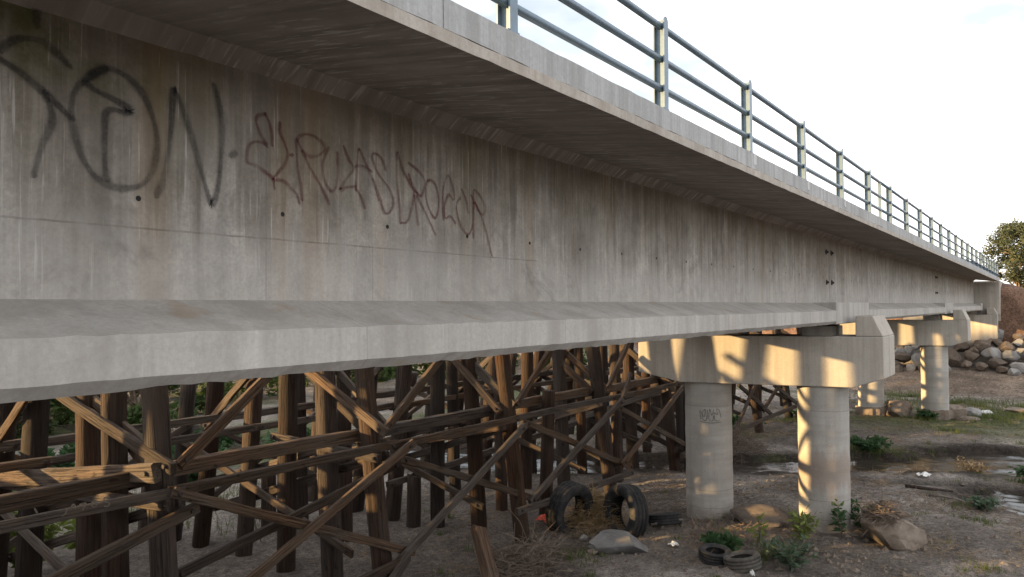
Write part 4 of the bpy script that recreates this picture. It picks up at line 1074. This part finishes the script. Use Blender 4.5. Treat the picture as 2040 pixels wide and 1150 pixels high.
def tree(name, x, y, hgt, spread, trunk_h, label, mat='leaf', n_clump=38, per=150, leaf=.12, seed=0, group=None, cat='tree', z=None, droop=.3, lean=(0, 0)):
    rng = random.Random(seed); z0 = H(x, y)-.1 if z is None else z
    root = empty(name, (x, y, z0)); tag(root, label, cat, group)
    V = []; F = []
    def addt(path, rad, seg=8):
        v, f = tube_vf(path, rad, seg); b = len(V); V.extend(v); F.extend([tuple(i+b for i in q) for q in f])
    trunk_r = .028*hgt+.03
    tops = []
    nst = 1 if trunk_h > .25*hgt else 4
    for s in range(nst):
        a0 = rng.uniform(0, 6.28); lx = lean[0]+(rng.uniform(-.3, .3) if nst == 1 else math.cos(a0)*spread*.35); ly = lean[1]+(rng.uniform(-.3, .3) if nst == 1 else math.sin(a0)*spread*.35)
        path = [(lx*t*t, ly*t*t, hgt*.72*t) for t in (0, .2, .4, .6, .8, 1)]
        addt(path, [trunk_r*(1-.8*t)/(1 if nst == 1 else 1.7) for t in (0, .2, .4, .6, .8, 1)], 9)
        tops.append((lx, ly))
        for b in range(7):
            t = rng.uniform(max(.15, trunk_h/hgt), .95); p0 = Vector((lx*t*t, ly*t*t, hgt*.72*t)); a = rng.uniform(0, 6.28)
            L = spread*rng.uniform(.5, .95)*(1-.3*t)
            p1 = p0+Vector((math.cos(a)*L*.5, math.sin(a)*L*.5, L*.35)); p2 = p0+Vector((math.cos(a)*L, math.sin(a)*L, L*.45))
            addt([p0, p1, p2], [trunk_r*.38*(1-.4*t), trunk_r*.22, trunk_r*.06], 6)
    link('trunk', mesh_of('trunk', V, F, MAT['bark'], smooth=True), root)
    pts = []
    for c in range(n_clump):
        t = rng.random()**.8; zc = trunk_h+(hgt-trunk_h)*t
        rad = spread*math.sqrt(max(.05, 1-((t-.42)/.62)**2))
        a = rng.uniform(0, 6.28); q = rad*rng.random()**.4*.9
        cx, cy_ = math.cos(a)*q+lean[0]*t, math.sin(a)*q+lean[1]*t
        pts += clump_pts((cx, cy_, zc), spread*rng.uniform(.16, .30), per, rng, .8)
    v, f = leaf_quads(pts, leaf, rng, 2.4, droop)
    link('crown', mesh_of('crown', v, f, MAT[mat]), root)
    return root
# far tree over the right-hand bank
tree('roadside_tree', 86, 2.4, 7.0, 2.9, 1.6, 'broad grey-green tree on the bank behind the far abutment', 'leaf_grey', 90, 190, .11, 21, z=5.7)
tree('roadside_tree', 90, .2, 6.2, 2.6, 1.4, 'darker tree cut by the right edge of the picture', 'leaf_grey', 70, 190, .11, 22, z=5.0)
# willows behind the trestle
WL = [(10.5, 33, 6.2, 2.9, 31), (15.5, 36, 5.8, 2.7, 32), (19.0, 32.5, 6.0, 2.6, 33), (25, 38, 6.6, 3.0, 34), (4.5, 34, 6.4, 3.0, 35), (-1.5, 31, 6.0, 2.8, 36), (31, 40, 6.5, 3, 37), (37, 36, 6, 2.8, 38), (43, 32, 5.6, 2.7, 39), (49, 29, 5, 2.4, 40)]
WLAB = ['bushy willow behind the second bent from the left', 'bushy willow filling the gap right of the second bent', 'willow on the stream bank behind the left piles', 'willow beyond the stream behind the middle of the trestle', 'willow behind the leftmost group of piles', 'willow left of the picture beyond the trestle', 'tall willow far behind the middle piles', 'willow far behind the right end of the trestle', 'willow seen beside the left end of the pier cap', 'small willow far right beyond the trestle']
for (x, y, h, s, sdd), lb in zip(WL, WLAB):
    tree('willow', x, y, h, s, .35, lb, 'leaf', 34, 120, .15, sdd, 'willows behind the trestle')
# unseen tall trees on the left bank, added to filter the low sun
SHADE_GROVE = [(9, 47, 12), (15, 46, 13), (21, 46, 13), (27, 45, 12.5)]
SHADE_HEDGE = [(-34, 45, 4.6), (-27, 44, 4.4), (-20, 46, 4.6), (-13, 44, 4.6), (-6, 45, 4.4), (1, 46, 5), (7, 43.5, 7.2), (13, 45, 7.6), (19, 43, 7.4), (25, 45, 7.8), (31, 44, 7.4), (37, 45.5, 7.8), (43, 43, 7.4), (49, 41, 7.2), (55, 39, 7)]  # green backdrop; row added to keep low sun off the ground
for k, (x, y, h) in enumerate(SHADE_HEDGE):
    tree('thicket_shade_tree', x, y, h-.8, 4.0, .3, 'dense low tree in the thicket added far behind the trestle for shade', 'leaf', 40, 75, .26, 260+k, 'thicket added for shade behind the trestle')
for k, (x, y, h) in enumerate(SHADE_GROVE):
    tree('bank_shade_tree', x, y, h, 3.4, 3.5, 'tall unseen tree added on the left bank to filter the sun', 'leaf_grey', 46, 70, .30, 200+k, 'shade trees added on the left bank')
def weed(name, x, y, h, spread, mat, label, n=26, leaf=.07, seed=0, stems=9, group=None, elong=2.3):
    rng = random.Random(seed); z0 = H(x, y)-.02
    root = empty(name, (x, y, z0)); tag(root, label, 'plant', group)
    V = []; F = []; pts = []
    for s in range(stems):
        a = rng.uniform(0, 6.28); L = spread*rng.uniform(.4, 1); hh = h*rng.uniform(.6, 1)
        P = [Vector((math.cos(a)*L*t**1.4, math.sin(a)*L*t**1.4, hh*t*(1.25-.25*t))) for t in (0, .3, .6, 1)]
        v, f = tube_vf(P, [.011, .009, .007, .003], 5); b = len(V); V += v; F += [tuple(i+b for i in q) for q in f]
        for k in range(n):
            t = rng.uniform(.25, 1); i = min(2, int(t*3)); p = P[i].lerp(P[i+1], t*3-i if t < 1 else 1)
            pts.append(p+Vector((rng.gauss(0, .03), rng.gauss(0, .03), rng.gauss(0, .02))))
    link('stem', mesh_of('stem', V, F, MAT['twig'], smooth=True), root)
    v, f = leaf_quads(pts, leaf, rng, elong, 0, .25)
    link('foliage', mesh_of('foliage', v, f, MAT[mat]), root)
    return root
weed('weed', 16.65, 5.98, .28, .45, 'leaf_weed', 'dark green spreading weed behind the pair of tyres', 30, .085, 51, 16)
weed('weed', 17.95, 4.62, .78, .42, 'leaf_lime', 'tall yellow-green weed in front of the right column', 12, .062, 52, 15, elong=2.8)
weed('weed', 17.3, 5.35, .7, .15, 'leaf_lime', 'single thin yellow-green shoot left of the tall weed', 9, .07, 53, 3, elong=3)
weed('weed', 16.1, 4.35, .62, .5, 'leaf_blue', 'dusty bluish-green weed at the bottom edge', 20, .055, 54, 16, elong=2.8)
weed('weed', 16.6, 4.7, .4, .4, 'leaf_blue', 'low bluish weed between the tyres and the right column', 18, .06, 55, 10)
weed('weed', 19.55, 3.66, .65, .42, 'leaf_weed', 'dark weed against the right side of the right column', 24, .07, 56, 12)
weed('weed', 18.75, 3.95, .95, .25, 'leaf_weed', 'climbing dark leaves on the right column', 12, .075, 57, 6)
weed('weed', 31.0, 5.6, .45, .9, 'leaf_weed', 'dark weed patch on the far side of the stream', 40, .09, 58, 22)
weed('weed', 28.0, .45, .5, .6, 'leaf_weed', 'dark weed at the right edge beside the puddle', 30, .09, 59, 14)
weed('weed', 23.9, 1.6, .35, .5, 'leaf_blue', 'grey weed on the near side of the puddle', 22, .07, 60, 12)
weed('weed', 38.0, 9.6, .45, .6, 'leaf_weed', 'green weed between the farthest trestle piles', 30, .1, 61, 14)
weed('weed', 33.8, 11.8, .6, .8, 'leaf_weed', 'green weed among the trestle piles behind the columns', 30, .1, 62, 16)
weed('weed', 40.4, 4.7, .35, .6, 'leaf_weed', 'green weed at the foot of the farther right column', 34, .1, 63, 14)
weed('weed', 7.6, 16.9, 1.6, .8, 'leaf_lime', 'sunlit yellow-green bush at the lower left corner', 34, .12, 64, 18)
weed('weed', 9.0, 17.2, 1.0, .7, 'leaf_lime', 'low sunlit bush between the leftmost piles', 30, .11, 65, 14)
for k, (x, y) in enumerate(((14.5, 22), (16.8, 24.5), (18.0, 21), (12.5, 26))):
    weed('weed', x, y, 1.2, 1.3, 'leaf_weed', ['leafy bush on the near stream bank behind the piles', 'rounded bush farther back on the stream bank', 'bush right at the water behind the middle piles', 'bush in front of the left willow'][k], 60, .12, 70+k, 26)
# red-brown dry bush by the stream
weed('dry_bush', 29.6, 2.2, .75, .55, 'straw', 'dry reddish bush beside the stream at right', 20, .05, 66, 30)

# grass, uncountable
rng = random.Random(77); V = []; F = []
def blade(x, y, h, z=None):
    z = H_fast(x, y); a = rng.uniform(0, 6.28); w = .008+.006*rng.random(); lx, ly = rng.gauss(0, .35)*h, rng.gauss(0, .35)*h
    b = len(V); V.extend([(x-w*math.cos(a), y-w*math.sin(a), z-.02), (x+w*math.cos(a), y+w*math.sin(a), z-.02), (x+lx, y+ly, z+h)]); F.append((b, b+1, b+2))
def H_fast(x, y):
    i = min(max(np.searchsorted(gx, x)-1, 0), nx-2); j = min(max(np.searchsorted(gy, y)-1, 0), ny-2)
    fx = (x-gx[i])/(gx[i+1]-gx[i]); fy = (y-gy[j])/(gy[j+1]-gy[j])
    return float((GZ[i, j]*(1-fx)+GZ[i+1, j]*fx)*(1-fy)+(GZ[i, j+1]*(1-fx)+GZ[i+1, j+1]*fx)*fy)
patches = [(31, 5.4, 1.6, 900, .22), (42, 2.6, 2.2, 1100, .25), (44, 1.0, 2.4, 1200, .25), (48, 4, 3.0, 1500, .28), (49, .5, 3, 1300, .28), (46.5, 7, 2.4, 900, .25), (51, 7, 3, 1000, .3), (37, 3.4, 1.2, 350, .2), (28.0, .45, .6, 350, .25), (24.1, 2.0, .6, 250, .16), (17.0, 4.9, .45, 160, .2), (16.5, 5.1, .4, 130, .16), (37.5, 9.8, 1.4, 500, .2), (34, 12, 1.6, 500, .25), (14.8, 8.6, .7, 200, .2), (13, 20, 4, 1500, .3), (20, 22, 3, 900, .3), (26, 18, 3, 900, .3), (30, 22, 5, 1600, .3), (22.5, 1.6, .5, 120, .14), (18.3, 1.2, .5, 100, .12), (40, 5.0, .8, 300, .2)]
for _ in range(260):
    x = rng.uniform(11, 50); y = rng.uniform(-6, 14); patches.append((x, y, .10+.2*rng.random(), int(8+26*rng.random()), .08+.12*rng.random()))
for x, y, r, n, h in patches:
    for _ in range(n):
        a = rng.uniform(0, 6.28); q = r*math.sqrt(rng.random())*(.6+.4*math.sin(3*a+x)); blade(x+q*math.cos(a), y+q*math.sin(a)*1.4, h*rng.uniform(.4, 1.2))
tag(link('grass', mesh_of('grass', V, F, MAT['grass'])), 'thin green grass growing in patches on the river bed', 'grass', kind='stuff')

# straw heap and drift debris
def strands(name, spec, mat, label, seed):
    r = random.Random(seed); V = []; F = []
    for row in spec:
        cx, cyy, rx, ry, hz, n, L, wd = row[:8]; lift = row[8] if len(row) > 8 else 0
        for _ in range(n):
            q = math.sqrt(r.random()); a = r.uniform(0, 6.28); x = cx+rx*q*math.cos(a); y = cyy+ry*q*math.sin(a)
            z = H_fast(x, y)+lift+hz*(1-q*q)*r.random()
            d = Vector((r.gauss(0, 1), r.gauss(0, 1), r.gauss(0, .35))).normalized(); l = L*r.uniform(.4, 1.2)
            c = Vector((r.gauss(0, 1), r.gauss(0, 1), r.gauss(0, .6)))*l*.15
            p = [Vector((x, y, z))+d*l*t+c*math.sin(t*3.14) for t in (0, .5, 1)]
            v, f = tube_vf(p, [wd, wd*.85, wd*.4], 3, False); b = len(V); V += v; F += [tuple(i+b for i in t) for t in f]
    return tag(link(name, mesh_of(name, V, F, MAT[mat])), label, 'debris', kind='stuff')
strands('straw', [(17.25, 9.35, .75, .6, .85, 2400, .36, .008), (16.9, 9.2, .8, .5, .3, 500, .3, .006)], 'straw', 'heap of dry golden straw caught between the big tyres', 81)
strands('drift_twigs', [(13.9, 9.3, .9, .7, .45, 420, .75, .010), (13.3, 8.9, .8, .6, .3, 260, .6, .009), (16.3, 9.4, 1.4, 1.0, .15, 420, .4, .006), (19.0, 3.15, .34, .32, .42, 340, .40, .011, .55), (28.6, 9.6, 1.6, .9, .8, 700, .6, .009), (18.4, 6.2, 1.6, 1.0, .15, 350, .4, .006), (24.0, 1.6, 1.6, 2.2, .12, 420, .4, .007), (24.4, 5.5, 2.2, 1.5, .1, 300, .4, .007), (20.8, 8.4, 2.0, 1.6, .2, 420, .5, .008), (31.6, 3.0, 1.0, 1.6, .12, 180, .4, .008), (20.0, 3.3, .8, .7, .3, 150, .5, .008)], 'twig', 'drift twigs and roots tangled on the ground', 82)
strands('dry_litter', [(rnd.uniform(11, 45), rnd.uniform(-5, 13), rnd.uniform(.3, 1.3), rnd.uniform(.3, 1.3), .05, rnd.randint(20, 70), .22, .004) for _ in range(260)], 'straw', 'dry stalks and leaf litter scattered over the river bed', 83)
# pebbles
r = random.Random(91); V = []; F = []
for _ in range(15000):
    x = r.uniform(9, 56); y = r.uniform(-9, 22); s = .007+.04*r.random()**6*(1+x/30)
    if r.random() < .35: x = 17+r.gauss(0, 3); y = 6+r.gauss(0, 4)
    if x < 8: continue
    z = H_fast(x, y)
    if z < .02: continue
    b = len(V); q = [s*r.uniform(.6, 1.4) for _ in range(6)]
    V += [(x+q[0], y, z), (x-q[1], y, z), (x, y+q[2], z), (x, y-q[3], z), (x+r.uniform(-.3, .3)*s, y, z+q[4]*.7), (x, y, z-q[5])]
    F += [(b, b+2, b+4), (b+2, b+1, b+4), (b+1, b+3, b+4), (b+3, b, b+4)]
tag(link('pebbles', mesh_of('pebbles', V, F, MAT['rock'])), 'loose pebbles and small stones strewn over the sand', 'pebbles', kind='stuff')
# driftwood sticks
def stick(path, rad, label, mat='driftwood'):
    v, f = tube_vf(path, rad, 7)
    return tag(link('driftwood', mesh_of('driftwood', v, f, MAT[mat], smooth=True)), label, 'driftwood')
def hp(x, y, dz=0): return (x, y, H(x, y)+dz)
stick([hp(17.3, 7.9, .10), hp(17.5, 7.6, .16), hp(17.8, 7.3, .14)], [.03, .04, .02], 'pale stick lying beside the dark tyre near the left column')
stick([hp(18.75, 3.55, .12), hp(18.8, 3.25, .5), hp(18.95, 3.0, .95)], [.02, .018, .01], 'bent stick leaning on the big pale boulder')
stick([hp(24.6, 2.9, .05), hp(24.4, 2.2, .12), hp(24.5, 1.4, .08)], [.035, .03, .015], 'long pale branch lying near the puddle')
stick([hp(13.2, 9.3, .1), hp(13.5, 8.9, .35), hp(13.9, 8.7, .75)], [.03, .02, .008], 'forked root sticking up among the twigs at bottom centre')
stick([hp(25.4, 3.6, .05), hp(25.3, 3.0, .08), hp(25.5, 2.4, .05)], [.05, .05, .03], 'short dark log on the sand before the stream', 'pile')

# litter
def rag(name, x, y, s, mat, label, seed, cat='litter', dz=.02):
    r = random.Random(seed); n = 7; v = []; f = []
    for i in range(n):
        for j in range(n):
            u, w = i/(n-1)-.5, j/(n-1)-.5
            v.append((u*s[0]+r.gauss(0, .02)*s[0], w*s[1]+r.gauss(0, .02)*s[1], s[2]*(r.random()*.7+.5*math.cos(u*3)*math.cos(w*3))))
    for i in range(n-1):
        for j in range(n-1): f.append((i*n+j, (i+1)*n+j, (i+1)*n+j+1, i*n+j+1))
    m = mesh_of(name, v, f, MAT[mat]); o = link(name, m); o.location = hp(x, y, dz); o.rotation_euler = (0, 0, r.uniform(0, 6))
    sl = o.modifiers.new('thickness', 'SOLIDIFY'); sl.thickness = .006
    return tag(o, label, cat)
rag('plastic_sheet', 16.5, 10.35, (.42, .30, .14), 'red_plastic', 'crumpled orange-red plastic left of the big tyres', 1, dz=.12)
rag('paper_scrap', 43.6, 2.65, (.4, .5, .22), 'white_litter', 'white paper scrap in the grass right of the farther pier', 2)
rag('paper_scrap', 16.35, 6.95, (.16, .22, .10), 'white_litter', 'crumpled white scrap on the sand left of the weed', 3)
rag('paper_scrap', 15.35, 4.9, (.08, .1, .10), 'white_litter', 'tiny white scrap right of the dusty tyre', 4)
rag('paper_scrap', 27.4, 3.35, (.3, .3, .15), 'white_litter', 'white scrap at the stream edge right of the column', 5)
rag('paper_scrap', 14.2, 13.9, (.3, .22, .12), 'white_litter', 'white scrap under the trestle', 6)
